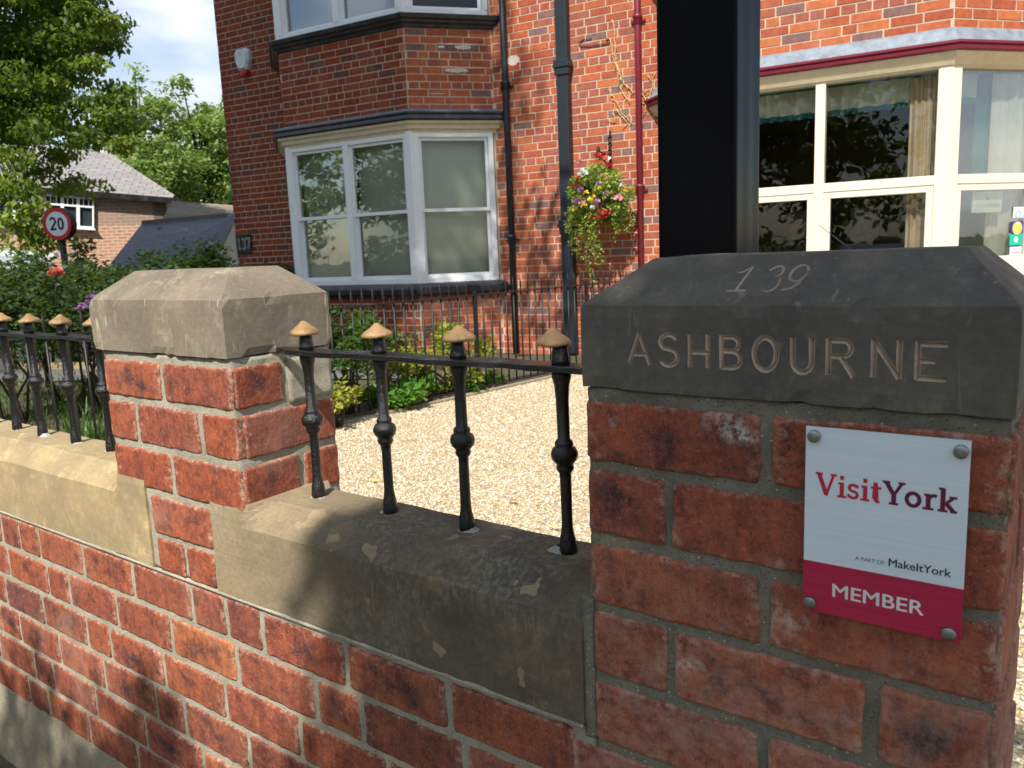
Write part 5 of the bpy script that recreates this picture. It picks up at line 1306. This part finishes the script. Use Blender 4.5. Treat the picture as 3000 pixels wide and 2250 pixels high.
# grasses behind the left railing
def grass(name, cx, cy, rx, ry, n_, h, mat, label, seed, kind=None):
    rg_ = np.random.default_rng(seed); mb = MB()
    for i in range(n_):
        x, y = min(-4.0, cx+rg_.normal(0, rx)), max(.25, cy+rg_.normal(0, ry)); hh = h*rg_.uniform(.5, 1.2); a_ = rg_.uniform(0, 6.28); b_ = rg_.uniform(.1, .45)*hh; w_ = .004+.004*rg_.random()
        dx, dy = math.cos(a_), math.sin(a_); P = []
        for k_, (s_, up) in enumerate(((0, 0), (.3, .55), (1, .95))):
            for sg in (-1, 1): P.append((x+dx*b_*s_-dy*w_*sg*(1-.8*s_), y+dy*b_*s_+dx*w_*sg*(1-.8*s_), GZ+hh*up))
        mb.add(P, [(0, 1, 3, 2), (2, 3, 5, 4)], rg_.random())
    o = mb.build(name, mat)
    if kind: stuff(o)
    return tag(o, label, 'grass')
q = at(460, 1330, 4.4); grass('grass_clump', q.x+.1, q.y, .16, .28, 420, .36, lf_brt, 'tall green grass clump left of the brick pier behind the railing', 71, True)
q = at(330, 1200, 5.4); grass('weeds', -7.0, 2.3, 1.0, .9, 2600, .07, lf_mid, 'thin patchy grass and weeds over the garden soil', 72, True)
# pink rose and purple flower
def bloom(mb, c, r, n_, rg_, flat=.6):
    for i in range(n_):
        a_ = rg_.uniform(0, 6.28); e = rg_.uniform(-.3, 1.2); d = Vector((math.cos(a_)*math.cos(e), math.sin(a_)*math.cos(e), math.sin(e)*flat)); s_ = d.orthogonal().normalized(); q = Vector(c)+d*r*rg_.uniform(.1, .7)
        w_ = s_*r*.42; mb.add([q-w_*.5, q+d*r*.5-w_, q+d*r*.75, q+d*r*.5+w_, q+w_*.5], [(0, 1, 2, 3, 4)], rg_.random())
rose_m = mat_leaf('rose pink petal', [(.62, .07, .10), (.75, .14, .17), (.82, .25, .26)], .3); purp = mat_leaf('purple petal', [(.20, .05, .30), (.36, .14, .45)], .3)
t = thing('rose', 'salmon pink rose bloom on a long stem at the foot of the speed sign post', 'flower', loc=at(165, 900, 5.2))
mb = MB(); bloom(mb, at(165, 800, 5.2), .048, 60, rt_, .7); bloom(mb, at(180, 806, 5.2), .03, 24, rt_, .7); mb.build('petals', rose_m, t)
mb = MB(); mb.tube([at(165, 900, 5.2), at(163, 850, 5.2), at(166, 805, 5.2)], .004, 5); mb.build('stem', lf_mid, t)
t = thing('purple_flower', 'small purple flowers beside the left edge of the tan cap stone', 'flower', loc=at(262, 940, 4.5))
mb = MB(); [bloom(mb, at(x, y, 4.5), .026, 14, rt_) for x, y in ((262, 888), (268, 870), (240, 898), (228, 905), (258, 902))]; mb.build('petals', purp, t)
mb = MB(); mb.tube([at(262, 985, 4.5), at(262, 890, 4.5)], .003, 5); mb.build('stem', lf_mid, t)

# ================================================================ hanging basket
bu, bv, bz = -3.20, VW-.30, .63
t = thing('basket_bracket', 'scrolled black iron wall bracket above the flower basket', 'bracket', loc=HW(-3.2, VW, 1.1))
mb = MB(); P = lambda u, v, z: Vector(HW(u, v, z))
mb.tube([P(-3.19, VW-.016, 1.28), P(-3.19, VW-.016, .86)], .011, 6)
for i in range(5): mb.tube([P(-3.19+.016*math.sin(k_*1.2+i), VW-.03, 1.25-.07*i-.012*k_) for k_ in range(6)], .009, 5)
mb.tube([P(-3.19, VW-.02, 1.02), P(-3.19, VW-.32, 1.06)], .009, 6); mb.tube([P(-3.19, VW-.03, .90)]+[P(-3.19, VW-.03-.045*k_, .90+.03*k_-.002*k_*k_) for k_ in range(1, 6)], .008, 6)
mb.tube([P(-3.19, VW-.32+.035*math.cos(a_/2), 1.06+.035*math.sin(a_/2)) for a_ in range(-1, 11)], .007, 5)
mb.build('iron_scrolls', M_['iron_dull'], t)
bk = thing('hanging_basket', 'hanging basket overflowing with trailing green leaves and mixed bright flowers on the brick wall', 'flower basket', loc=HW(bu, bv, .5))
mb = MB()
for a_ in (0, 2.1, 4.2): mb.tube([P(bu+.17*math.cos(a_), bv+.17*math.sin(a_), .62), P(bu, bv, 1.04)], .003, 4)
mb.build('chains', M_['iron_dull'], bk)
MB().lathe([(.02, .40), (.10, .43), (.17, .51), (.20, .60), (.19, .61), (.02, .58)], (0, 0, 0), 18, lambda a_, b_, z: HW(bu+a_, bv+b_, z)).build('liner', mat_paint('coir liner', (.10, .06, .03), .95, .5), bk)
rg_ = np.random.default_rng(8); cents = []
for i in range(95):
    a_ = rg_.uniform(0, 6.28); e = rg_.uniform(-.75, 1.45); rr_ = rg_.uniform(.75, 1.0)
    cents.append(HW(bu+.30*rr_*math.cos(a_)*math.cos(e), bv+.25*rr_*math.sin(a_)*math.cos(e), .58+.33*rr_*math.sin(e)))
cents = np.array(cents)
leaves('foliage', clump_points(cents, 85, np.full(95, .075), rg_, .9), (.024, .045), lf_bas, bk, droop=.3, tone=np.repeat(rg_.uniform(.3, 1, 95), 85), rs=5)
sel = cents[(cents[:, 0] > np.median(cents[:, 0])-.02)][:26]; leaves('silver_foliage', clump_points(sel, 46, np.full(len(sel), .06), rg_, .9), (.018, .034), lf_grey, bk, droop=.3, rs=6)
leaves('lime_foliage', clump_points(cents[::3], 34, np.full(len(cents[::3]), .06), rg_, .9), (.018, .034), lf_yel, bk, droop=.3, rs=7)
tr = MB(); tl = []
for i, (du, z1, dv) in enumerate(((-.30, .08, -.02), (-.27, .16, -.12), (-.20, .12, -.2), (-.13, .04, -.22), (-.06, -.12, -.2), (.0, -.02, -.22), (.06, -.05, -.2), (.22, .20, -.15), (.30, .28, .05), (-.33, .30, 0), (-.02, -.2, -.18), (-.10, .15, -.2), (.03, .05, -.2))):
    z0 = .52; n = 12; pl = [HW(bu+du+.025*math.sin(k_*.8+i), bv+dv*(1-.2*k_/n), z0+(z1+.02-z0)*k_/n) for k_ in range(n+1)]
    tr.tube(pl, .0022, 4); q = np.array(pl); tl.append(np.repeat(q, 9, 0)+rg_.normal(0, .012, (9*(n+1), 3)))
tr.build('trailing_stems', lf_mid, bk); leaves('trailing_leaves', np.concatenate(tl), (.018, .032), lf_bas, bk, droop=.5, rs=9, tone=rg_.uniform(.3, 1, sum(len(x) for x in tl)))
RED = [(.60, .01, .01), (.75, .03, .02)]
fl_m = {k_: mat_leaf(k_+' petal', c_, .2) for k_, c_ in dict(red=RED, crimson=[(.42, .005, .03), (.58, .01, .05)], yellow=[(.85, .62, .02), (.9, .75, .05)], pink=[(.75, .22, .32), (.85, .40, .45)], purple=[(.34, .10, .42), (.55, .28, .60)], white=[(.75, .74, .76), (.85, .84, .85)]).items()}
for (xp, yp, col, r_) in ((1768, 462, 'red', .042), (1752, 458, 'red', .03), (1778, 468, 'white', .034), (1782, 486, 'red', .030), (1712, 508, 'white', .040), (1700, 515, 'white', .03), (1752, 540, 'purple', .026), (1703, 560, 'purple', .030), (1776, 570, 'purple', .028), (1750, 590, 'purple', .022),
                          (1692, 594, 'purple', .034), (1705, 598, 'pink', .026), (1811, 583, 'pink', .038), (1690, 544, 'crimson', .022), (1676, 548, 'crimson', .02), (1694, 524, 'red', .02), (1732, 588, 'yellow', .026), (1738, 578, 'yellow', .024), (1711, 602, 'yellow', .022), (1686, 616, 'yellow', .022),
                          (1756, 623, 'crimson', .03), (1780, 622, 'crimson', .03), (1750, 640, 'red', .034), (1735, 642, 'crimson', .03), (1770, 636, 'crimson', .03), (1717, 565, 'yellow', .018), (1757, 552, 'yellow', .016), (1762, 516, 'pink', .020), (1780, 524, 'pink', .022), (1736, 610, 'white', .020), (1698, 474, 'pink', .024), (1795, 615, 'purple', .018), (1822, 545, 'white', .018), (1840, 620, 'white', .016), (1830, 560, 'yellow', .014)):
    d = Vector(at(xp, yp, 1.0))-Vector((CAM[0], CAM[1], CAM[2]+G)); k0 = Vector((CAM[0], CAM[1], CAM[2]+G))
    c0 = Vector(HW(bu, bv, .62)); b_ = d.dot(c0-k0)/d.dot(d); near = k0+d*b_; off = .29**2-(near-c0).length**2; c_ = near-d.normalized()*(math.sqrt(max(off, 0))+.005)
    mb = MB(); bloom(mb, c_, r_*rg_.uniform(.95, 1.3), 16, rg_, 1.0); mb.build('flower', fl_m[col], bk)
# dried creeper stems on the wall
t = thing('dried_creeper', 'bare tan creeper stems clinging to the bricks beside the maroon pipe', 'climbing plant', loc=HW(-3.0, VW, 1.6))
dry = mat_paint('dry stem', (.60, .42, .20), .85, .3); mb = MB(); rg_ = np.random.default_rng(12)
for pl in (((1795, 60), (1802, 130), (1806, 190), (1812, 240)), ((1787, 115), (1795, 160), (1806, 200), (1815, 220), (1835, 250), (1855, 272)), ((1807, 180), (1815, 215), (1823, 240)), ((1787, 262), (1800, 290), (1820, 325), (1835, 345), (1850, 362)), ((1795, 300), (1812, 330), (1838, 362)), ((1812, 250), (1830, 280), (1845, 303)), ((1862, 155), (1866, 200), (1868, 240)), ((1885, 340), (1900, 290), (1912, 240), (1920, 212)), ((1880, 270), (1892, 300), (1900, 310)), ((1800, 360), (1797, 320))):
    P3 = []
    for (x, y) in pl:
        k0 = Vector((CAM[0], CAM[1], CAM[2]+G)); d = at(x, y, 1.0)-k0; nrm = EN; tt_ = (VW-.016)/(d.dot(nrm)); P3.append(k0+d*tt_)
    fine = []
    for i in range(len(P3)-1):
        for k_ in range(4): fine.append(P3[i].lerp(P3[i+1], k_/4)+Vector((rg_.normal(0, .006), 0, rg_.normal(0, .006))))
    fine.append(P3[-1]); mb.tube(fine, .0045, 5)
    for q in fine[::2]: mb.tube([q, q+Vector((rg_.normal(0, .03), -.01, rg_.normal(0, .03)))], .0035, 4)
mb.build('stems', dry, t)
# cable looped on the wall
t = thing('wall_cable', 'loop of dark cable pinned to the bricks right of the square downpipe', 'cable', loc=HW(-3.4, VW, 1.9))
mb = MB(); P3 = []
for (x, y) in ((1733, 112), (1710, 116), (1700, 122), (1696, 130), (1704, 136), (1730, 135), (1760, 131), (1784, 126), (1788, 118), (1782, 112), (1776, 114), (1779, 121)):
    k0 = Vector((CAM[0], CAM[1], CAM[2]+G)); d = at(x, y, 1.0)-k0; P3.append(k0+d*((VW-.013)/d.dot(EN)))
mb.tube(P3, .0042, 6); mb.build('loop', M_['pipe_dark'], t)

# ================================================================ speed limit sign
sc_ = at(167, 656, 9.6); sr = .193
sn = Vector((CAM[0]-sc_.x, CAM[1]-sc_.y, 0)).normalized(); sn = Matrix.Rotation(math.radians(-38), 3, 'Z') @ sn; su = Vector((-sn.y, sn.x, 0))
t = thing('speed_sign', 'round 20 speed limit sign with red ring on a black post by the side road', 'road sign', loc=(sc_.x, sc_.y, 0))
fS = lambda x, o_, z: tuple(sc_+su*x+sn*o_+Vector((0, 0, z)))
mb = MB(); n = 40; mb.add([fS(sr*math.cos(2*math.pi*i/n), o_, sr*math.sin(2*math.pi*i/n)) for o_ in (0, -.095) for i in range(n)], [tuple(range(n)), tuple(range(2*n-1, n-1, -1))]+[(i, i+n, (i+1) % n+n, (i+1) % n) for i in range(n)])
fixnormals(mb.build('backing', M_['iron_dull'], t))
mb = MB(); ribbon(mb, arc(0, 0, sr*.865, sr*.865, 0, 360, 48)[:-1], sr*.235, fS, .002, closed=True); mb.build('red_ring', mat_paint('sign red', (.50, .006, .012), .4), t)
mb = MB(); mb.add([fS(sr*.75*math.cos(2*math.pi*i/n), .0012, sr*.75*math.sin(2*math.pi*i/n)) for i in range(n)], [tuple(range(n))]); mb.build('white_face', mat_paint('sign white', (.62, .66, .72), .4), t)
mb = MB(); w_ = .026; ribbon(mb, arc(-.052, .035, .034, .036, 165, -35, 12)+[(-.082, -.062)], w_, fS, .003); ribbon(mb, [(-.094, -.061), (-.012, -.061)], w_, fS, .0034)
ribbon(mb, arc(.050, 0, .030, .062, 0, 360, 24)[:-1], w_, fS, .003, closed=True); mb.build('numerals', mat_paint('sign black', (.01, .01, .02), .4), t)
pc = sc_-sn*.05; MB().lathe([(.038, 0), (.038, sc_.z-.1)], (pc.x, pc.y, 0), 12).build('post', M_['iron_dull'], t)

# ================================================================ buildings beyond the side road
Mb = NM('distant mixed brick'); tcx = Mb.n('ShaderNodeTexCoord'); bt = Mb.n('ShaderNodeTexBrick'); mpn = Mb.n('ShaderNodeMapping'); Mb.L(tcx.outputs['UV'], mpn.inputs['Vector']); Mb.L(mpn.outputs['Vector'], bt.inputs['Vector'])
for k_, v_ in (('Scale', 1.0), ('Mortar Size', .012), ('Brick Width', .235), ('Row Height', .078), ('Bias', 0.0)): bt.inputs[k_].default_value = v_
bt.inputs['Color1'].default_value = (.50, .20, .10, 1); bt.inputs['Color2'].default_value = (.36, .17, .11, 1); bt.inputs['Mortar'].default_value = (.55, .46, .36, 1)
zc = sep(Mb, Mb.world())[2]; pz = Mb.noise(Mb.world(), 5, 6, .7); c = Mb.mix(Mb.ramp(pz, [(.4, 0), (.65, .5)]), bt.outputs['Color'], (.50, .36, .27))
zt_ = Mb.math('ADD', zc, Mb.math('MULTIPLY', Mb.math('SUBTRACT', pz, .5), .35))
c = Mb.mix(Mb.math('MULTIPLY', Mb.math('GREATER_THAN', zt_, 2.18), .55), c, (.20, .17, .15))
far_brick = Mb.done(c, .95, Mb.bump(bt.outputs['Fac'], .4, .01))
Ms = NM('distant slates'); bt = Ms.n('ShaderNodeTexBrick'); tcx = Ms.n('ShaderNodeTexCoord'); Ms.L(tcx.outputs['UV'], bt.inputs['Vector'])
for k_, v_ in (('Scale', 1.0), ('Mortar Size', .010), ('Brick Width', .32), ('Row Height', .17)): bt.inputs[k_].default_value = v_
bt.inputs['Color1'].default_value = (.28, .26, .26, 1); bt.inputs['Color2'].default_value = (.21, .195, .205, 1); bt.inputs['Mortar'].default_value = (.07, .065, .07, 1)
sn_ = Ms.noise(Ms.world(), 3, 7, .7); far_slate = Ms.done(Ms.mix(Ms.ramp(sn_, [(.45, 0), (.7, .6)]), bt.outputs['Color'], (.30, .27, .22)), .8, Ms.bump(bt.outputs['Fac'], .5, .02))
Ms = NM('blue slates'); bt = Ms.n('ShaderNodeTexBrick'); tcx = Ms.n('ShaderNodeTexCoord'); Ms.L(tcx.outputs['UV'], bt.inputs['Vector'])
for k_, v_ in (('Scale', 1.0), ('Mortar Size', .006), ('Brick Width', .28), ('Row Height', .15)): bt.inputs[k_].default_value = v_
bt.inputs['Color1'].default_value = (.13, .15, .19, 1); bt.inputs['Color2'].default_value = (.10, .115, .15, 1); bt.inputs['Mortar'].default_value = (.05, .055, .07, 1)
blue_slate = Ms.done(bt.outputs['Color'], .6, Ms.bump(bt.outputs['Fac'], .5, .02))
def quad_obj(name, P, mat, parent, uv=True, thick=.0, **k_):
    """planar polygon with metric UVs, given a thickness away from the camera"""
    P = [Vector(p) for p in P]; nrm = (P[1]-P[0]).cross(P[2]-P[0]).normalized(); kc = Vector((CAM[0], CAM[1], CAM[2]+G))
    if nrm.dot(kc-P[0]) < 0: nrm = -nrm
    ux_ = Vector((P[1]-P[0])); ux_.z = 0 if abs(nrm.z) < .9 else ux_.z; ux_ = ux_-nrm*ux_.dot(nrm); ux_.normalize(); vy_ = nrm.cross(ux_)
    if vy_.z < 0: vy_ = -vy_
    n = len(P); V = P+[p-nrm*max(thick, .05) for p in P]; F = [tuple(range(n)), tuple(range(2*n-1, n-1, -1))]+[(i, i+n, (i+1) % n+n, (i+1) % n) for i in range(n)]
    me = bpy.data.meshes.new(name); me.from_pydata([tuple(v) for v in V], [], F); ul_ = me.uv_layers.new(name='UVMap')
    for lp_ in me.loops:
        q = Vector(me.vertices[lp_.vertex_index].co)-P[0]; ul_.data[lp_.index].uv = (q.dot(ux_), q.dot(vy_))
    me.materials.append(mat); return fixnormals(link(name, me, parent, **k_))

class Plane:
    """vertical wall plane of a distant building: pixels of the photograph to points on it"""
    def __init__(s, p, yaw): s.p = p; s.n = Vector((math.cos(yaw), math.sin(yaw), 0)); s.t = Vector((-s.n.y, s.n.x, 0))
    def pt(s, x, y, off=0.0):
        k0 = Vector((CAM[0], CAM[1], CAM[2]+G)); d = at(x, y, 1.0)-k0; return k0+d*(((s.p+s.n*off-k0).dot(s.n))/d.dot(s.n))
D_ = 1.3562
base = at(250, 640, 19.5); tocam = math.atan2(CAM[1]-base.y, CAM[0]-base.x)
PL = Plane(base, tocam-.18)
f1 = thing('brick_cottage', 'two storey mottled brick building with hipped grey slate roof behind the lime tree', 'house', loc=(base.x, base.y, 0))
q = lambda x, y, off=0.0: PL.pt(x*D_, y*D_, off)
def down(v, z=-.05): return Vector((v.x, v.y, z))
aL, aR = q(-60, 394), q(357, 430)
quad_obj('wall', [down(aL), down(aR), aR, aL], far_brick, f1, thick=.3)
bk_ = -PL.n*6
quad_obj('wall', [down(aR), down(aR+bk_), aR+bk_, aR], far_brick, f1, thick=.3)
eL, eR = q(-70, 392, .25), q(373, 427, .25); rz = 2.1
tL, tR = q(-60, 292, -2.6), q(224, 330, -2.6)
quad_obj('roof_slope', [eL, eR, tR, tL], far_slate, f1, thick=.08); quad_obj('roof_slope', [eR, eR+bk_, tR], far_slate, f1, thick=.08)
quad_obj('gutter_board', [eL-Vector((0, 0, .0)), eR, eR-Vector((0, 0, .13)), eL-Vector((0, 0, .13))], M_['black'], f1, thick=.1)
for i, (xa, ya, xb, yb, cols, lab) in enumerate(((96, 418, 203, 488, (0, .36, .68, 1), ''), (-40, 410, 66, 480, (0, .33, .66, 1), ''))):
    def W_(u, v, o_=0.0):
        xx = xa+(xb-xa)*u; sl = (427-418)/107; return q(xx, ya+(yb-ya)*(1-v)+(xx-xa)*sl*(1-.35*(1-v)), o_)
    def bar_(u0, u1, v0, v1, o0, o1): 
        P = [W_(u0, v0, o0), W_(u1, v0, o0), W_(u1, v0, o1), W_(u0, v0, o1), W_(u0, v1, o0), W_(u1, v1, o0), W_(u1, v1, o1), W_(u0, v1, o1)]; return P
    mb = MB()
    for b_ in ((0, 1, 0, .06), (0, 1, .93, 1), (0, 1, .66, .72)): mb.add(bar_(b_[0], b_[1], b_[2], b_[3], .02, .10), BF)
    for c_ in cols: mb.add(bar_(max(0, c_-.035), min(1, c_+.035), .06, .93, .02, .095), BF)
    for a_, b_ in zip(cols[:-1], cols[1:]):
        for k_ in (1, 2): m_ = a_+(b_-a_)*k_/3; mb.add(bar_(m_-.010, m_+.010, .72, .93, .03, .08), BF)
    w_ = fixnormals(mb.build('window', M_['white'], f1))
    fixnormals(MB().add(bar_(-.03, 1.03, -.05, 0, 0, .16), BF).build('sill', M_['white'], w_))
    fixnormals(MB().add(bar_(.0, 1, .0, 1, .015, .03), BF).build('pane', mat_paint('dark far glass', (.03, .04, .045), .08), w_))
# white porch edge and pale lean-to under the tree
f2 = thing('lean_to', 'low pale grey lean-to roof with a white edge at the far left', 'lean-to', loc=(base.x-1, base.y-1, 0))
quad_obj('roof_slope', [q(-30, 575, 1.8), q(112, 588, 1.8), q(105, 545, .3), q(-30, 533, .3)], mat_paint('grey felt roof', (.30, .32, .35), .7), f2)
quad_obj('edge_board', [q(0, 552, 2.0), q(168, 556, 2.0), q(168, 548, 2.0), q(0, 542, 2.0)], M_['white'], f2)
quad_obj('wall', [down(q(-30, 575, 1.7)), down(q(112, 588, 1.7)), q(112, 588, 1.7), q(-30, 575, 1.7)], far_brick, f2)
# stone-roofed building and blue slate garage
base2 = at(560, 660, 15); PL2 = Plane(base2, math.atan2(CAM[1]-base2.y, CAM[0]-base2.x)+.05)
r_ = lambda x, y, off=0.0: PL2.pt(x*D_, y*D_, off)
f3 = thing('stone_roofed_outbuilding', 'long low building with pale tan tiled roof between the cottage and the slate garage', 'outbuilding', loc=(base2.x-2, base2.y+2, 0))
tan_roof = mat_stone('tan roof tiles', (.26, .22, .17), (.16, .14, .11), (.40, .36, .30), .4, .5, .12, 0)
quad_obj('roof_slope', [r_(340, 492, -1.5), r_(540, 500, -1.5), r_(540, 447, -3.6), r_(372, 435, -3.6)], tan_roof, f3)
quad_obj('ridge', [r_(371, 438, -3.55), r_(540, 450, -3.55), r_(540, 446, -3.55), r_(371, 434, -3.55)], mat_paint('pale ridge', (.42, .38, .32), .9), f3)
quad_obj('wall', [down(r_(350, 492, -1.7)), down(r_(540, 500, -1.7)), r_(540, 500, -1.7), r_(350, 492, -1.7)], far_brick, f3)
f4 = thing('slate_garage', 'low garage with blue grey slate roof and white rendered gable next to number 137', 'garage', loc=(base2.x, base2.y, 0))
rl, rr2, el, er = r_(306, 484, -1.9), r_(508, 466, -1.6), r_(214, 600, .4), r_(440, 600, .75)
quad_obj('roof_slope', [el, er, rr2, rl], blue_slate, f4, thick=.08)
quad_obj('ridge_tiles', [rl, rr2, rr2+Vector((0, 0, .07)), rl+Vector((0, 0, .07))], mat_paint('ridge tile', (.30, .26, .22), .9), f4)
g1, g2 = er+PL2.t*-.03, rr2
quad_obj('barge_board', [er+Vector((0, 0, .06)), er-Vector((0, 0, .12)), rr2-Vector((0, 0, .12)), rr2+Vector((0, 0, .06))], mat_paint('blue black bargeboard', (.03, .04, .07), .5), f4, thick=.12)
gr_ = rr2+(er-rr2)*-0.0; far_c = Vector((rr2.x, rr2.y, 0))+(Vector((rr2.x, rr2.y, 0))-Vector((er.x, er.y, 0)))
quad_obj('gable_wall', [down(er-PL2.n*.1), down(far_c), Vector((far_c.x, far_c.y, er.z)), rr2-Vector((0, 0, .1)), er-Vector((0, 0, .1))], mat_paint('cream render', (.52, .49, .40), .9), f4, thick=.1)
quad_obj('wall', [down(el+PL2.n*-.2), down(er+PL2.n*-.2), er+PL2.n*-.2-Vector((0, 0, .05)), el+PL2.n*-.2-Vector((0, 0, .05))], far_brick, f4)
# fallen leaves on the gravel
for (x, y, col, lab) in ((1095, 1408, (.75, .65, .05), 'yellow fallen leaf on the gravel between the first two iron bars'), (1500, 1468, (.65, .12, .05), 'red fallen leaf on the gravel left of the fourth iron bar'), (1620, 1545, (.7, .65, .2), 'yellow fallen leaf on the gravel near the fourth iron bar foot')):
    k0 = Vector((CAM[0], CAM[1], CAM[2]+G)); d = at(x, y, 1.0)-k0; c_ = k0+d*((GZ+.016-k0.z)/d.z)
    mb = MB(); mb.add([c_+Vector((-.025, 0, 0)), c_+Vector((0, .012, .008)), c_+Vector((.028, .004, .002)), c_+Vector((0, -.013, .006))], [(0, 1, 2), (0, 2, 3)])
    tag(mb.build('fallen_leaf', mat_paint('leaf', col, .6)), lab, 'leaf')

# ================================================================ small car parked on the gravel, hidden but for its aerial
car = thing('parked_car', 'dark small car parked on the gravel behind the ASHBOURNE pier, only its aerial showing', 'car', loc=(-.95, 4.5, GZ))
CX, CW = -.95, .62
prof = [(2.62, .30), (2.60, .62), (2.70, .78), (2.86, .86), (3.22, 1.19), (3.60, 1.235), (4.30, 1.235), (4.72, 1.14), (5.10, .84), (5.58, .76), (5.74, .62), (5.76, .28), (5.35, .22), (3.0, .22)]
def cw_(z): return CW if z < .82 else CW-(z-.82)*.36
V = [(CX+s_*cw_(z)*(.93 if y in (2.62, 2.60, 5.76, 5.74) else 1), y, z) for s_ in (-1, 1) for y, z in prof]; n = len(prof)
V = [(x, y+.3, z*.86) for x, y, z in V]
mb = MB(); mb.add(V, [tuple(range(n)), tuple(range(2*n-1, n-1, -1))]+[(i, i+n, (i+1) % n+n, (i+1) % n) for i in range(n)])
fixnormals(mb.build('body', mat_paint('dark car paint', (.02, .025, .04), .2, 0, .05, 1.0), car, bevel=.04))
cg = mat_paint('dark car glass', (.01, .012, .014), .05)
for s_ in (-1, 1):
    P = [(3.12, .90), (3.34, 1.16), (3.92, 1.19), (3.92, .90)]; P2 = [(3.98, .90), (3.98, 1.19), (4.45, 1.15), (4.88, .90)]
    for q_ in (P, P2): fixnormals(MB().add([(CX+s_*(cw_(z)+.004), y+.3, z*.86) for y, z in q_]+[(CX+s_*(cw_(z)-.03), y+.3, z*.86) for y, z in q_], [(0, 1, 2, 3), (7, 6, 5, 4)]+[(i, i+4, (i+1) % 4+4, (i+1) % 4) for i in range(4)]).build('side_window', cg, car))
    for y in (3.42, 5.42):
        w_ = MB().lathe([(.02, -.075), (.265, -.075), (.27, -.05), (.27, .05), (.265, .075), (.02, .075)], (0, 0, 0), 24, lambda a_, b_, z, s_=s_, y=y: (CX+s_*(CW-.06)+z, y+a_, .30+b_)).build('wheel', M_['iron_dull'], car)
        MB().lathe([(.02, -.082), (.16, -.08), (.165, .08), (.02, .082)], (0, 0, 0), 16, lambda a_, b_, z, s_=s_, y=y: (CX+s_*(CW-.06)+z, y+a_, .30+b_)).build('hub', steel, w_)
    MB().box((CX+s_*.50-.08, 2.885, .52), (CX+s_*.50+.06, 2.93, .66)).build('rear_light', M_['maroon'], car, bevel=.01)
fixnormals(MB().add([(CX-.48, 3.19, .775), (CX+.48, 3.19, .775), (CX+.42, 3.49, 1.00), (CX-.42, 3.49, 1.00), (CX-.48, 3.22, .75), (CX+.48, 3.22, .75), (CX+.42, 3.52, .98), (CX-.42, 3.52, .98)], BF).build('rear_window', cg, car))
MB().tube([at(2570, 790, 4.55), at(2398, 658, 4.62)], [.0035, .0018], 6).build('aerial', M_['iron_dull'], car)

for i, (x, y, h, lab) in enumerate(((-46, 4, 11, 'broad distant tree down the road to the left'), (-52, -12, 12, 'tall distant tree at the far end of the road'), (-44, 18, 11, 'round distant tree behind the brick cottage'), (-48, -30, 12, 'distant tree far down the opposite pavement'), (-30, 30, 12, 'distant tree rising behind the cottage roof'))):
    tree('distant_tree', lab, 'tree', (x, y, -.05), h*.3, (x, y, h*.5), (6.5, 6.5, h*.48), 80, 60, 1.7, (.5, .9), lf_mid, 'distant trees along the road', .35, .3, 4, .6, .4, 80+i)
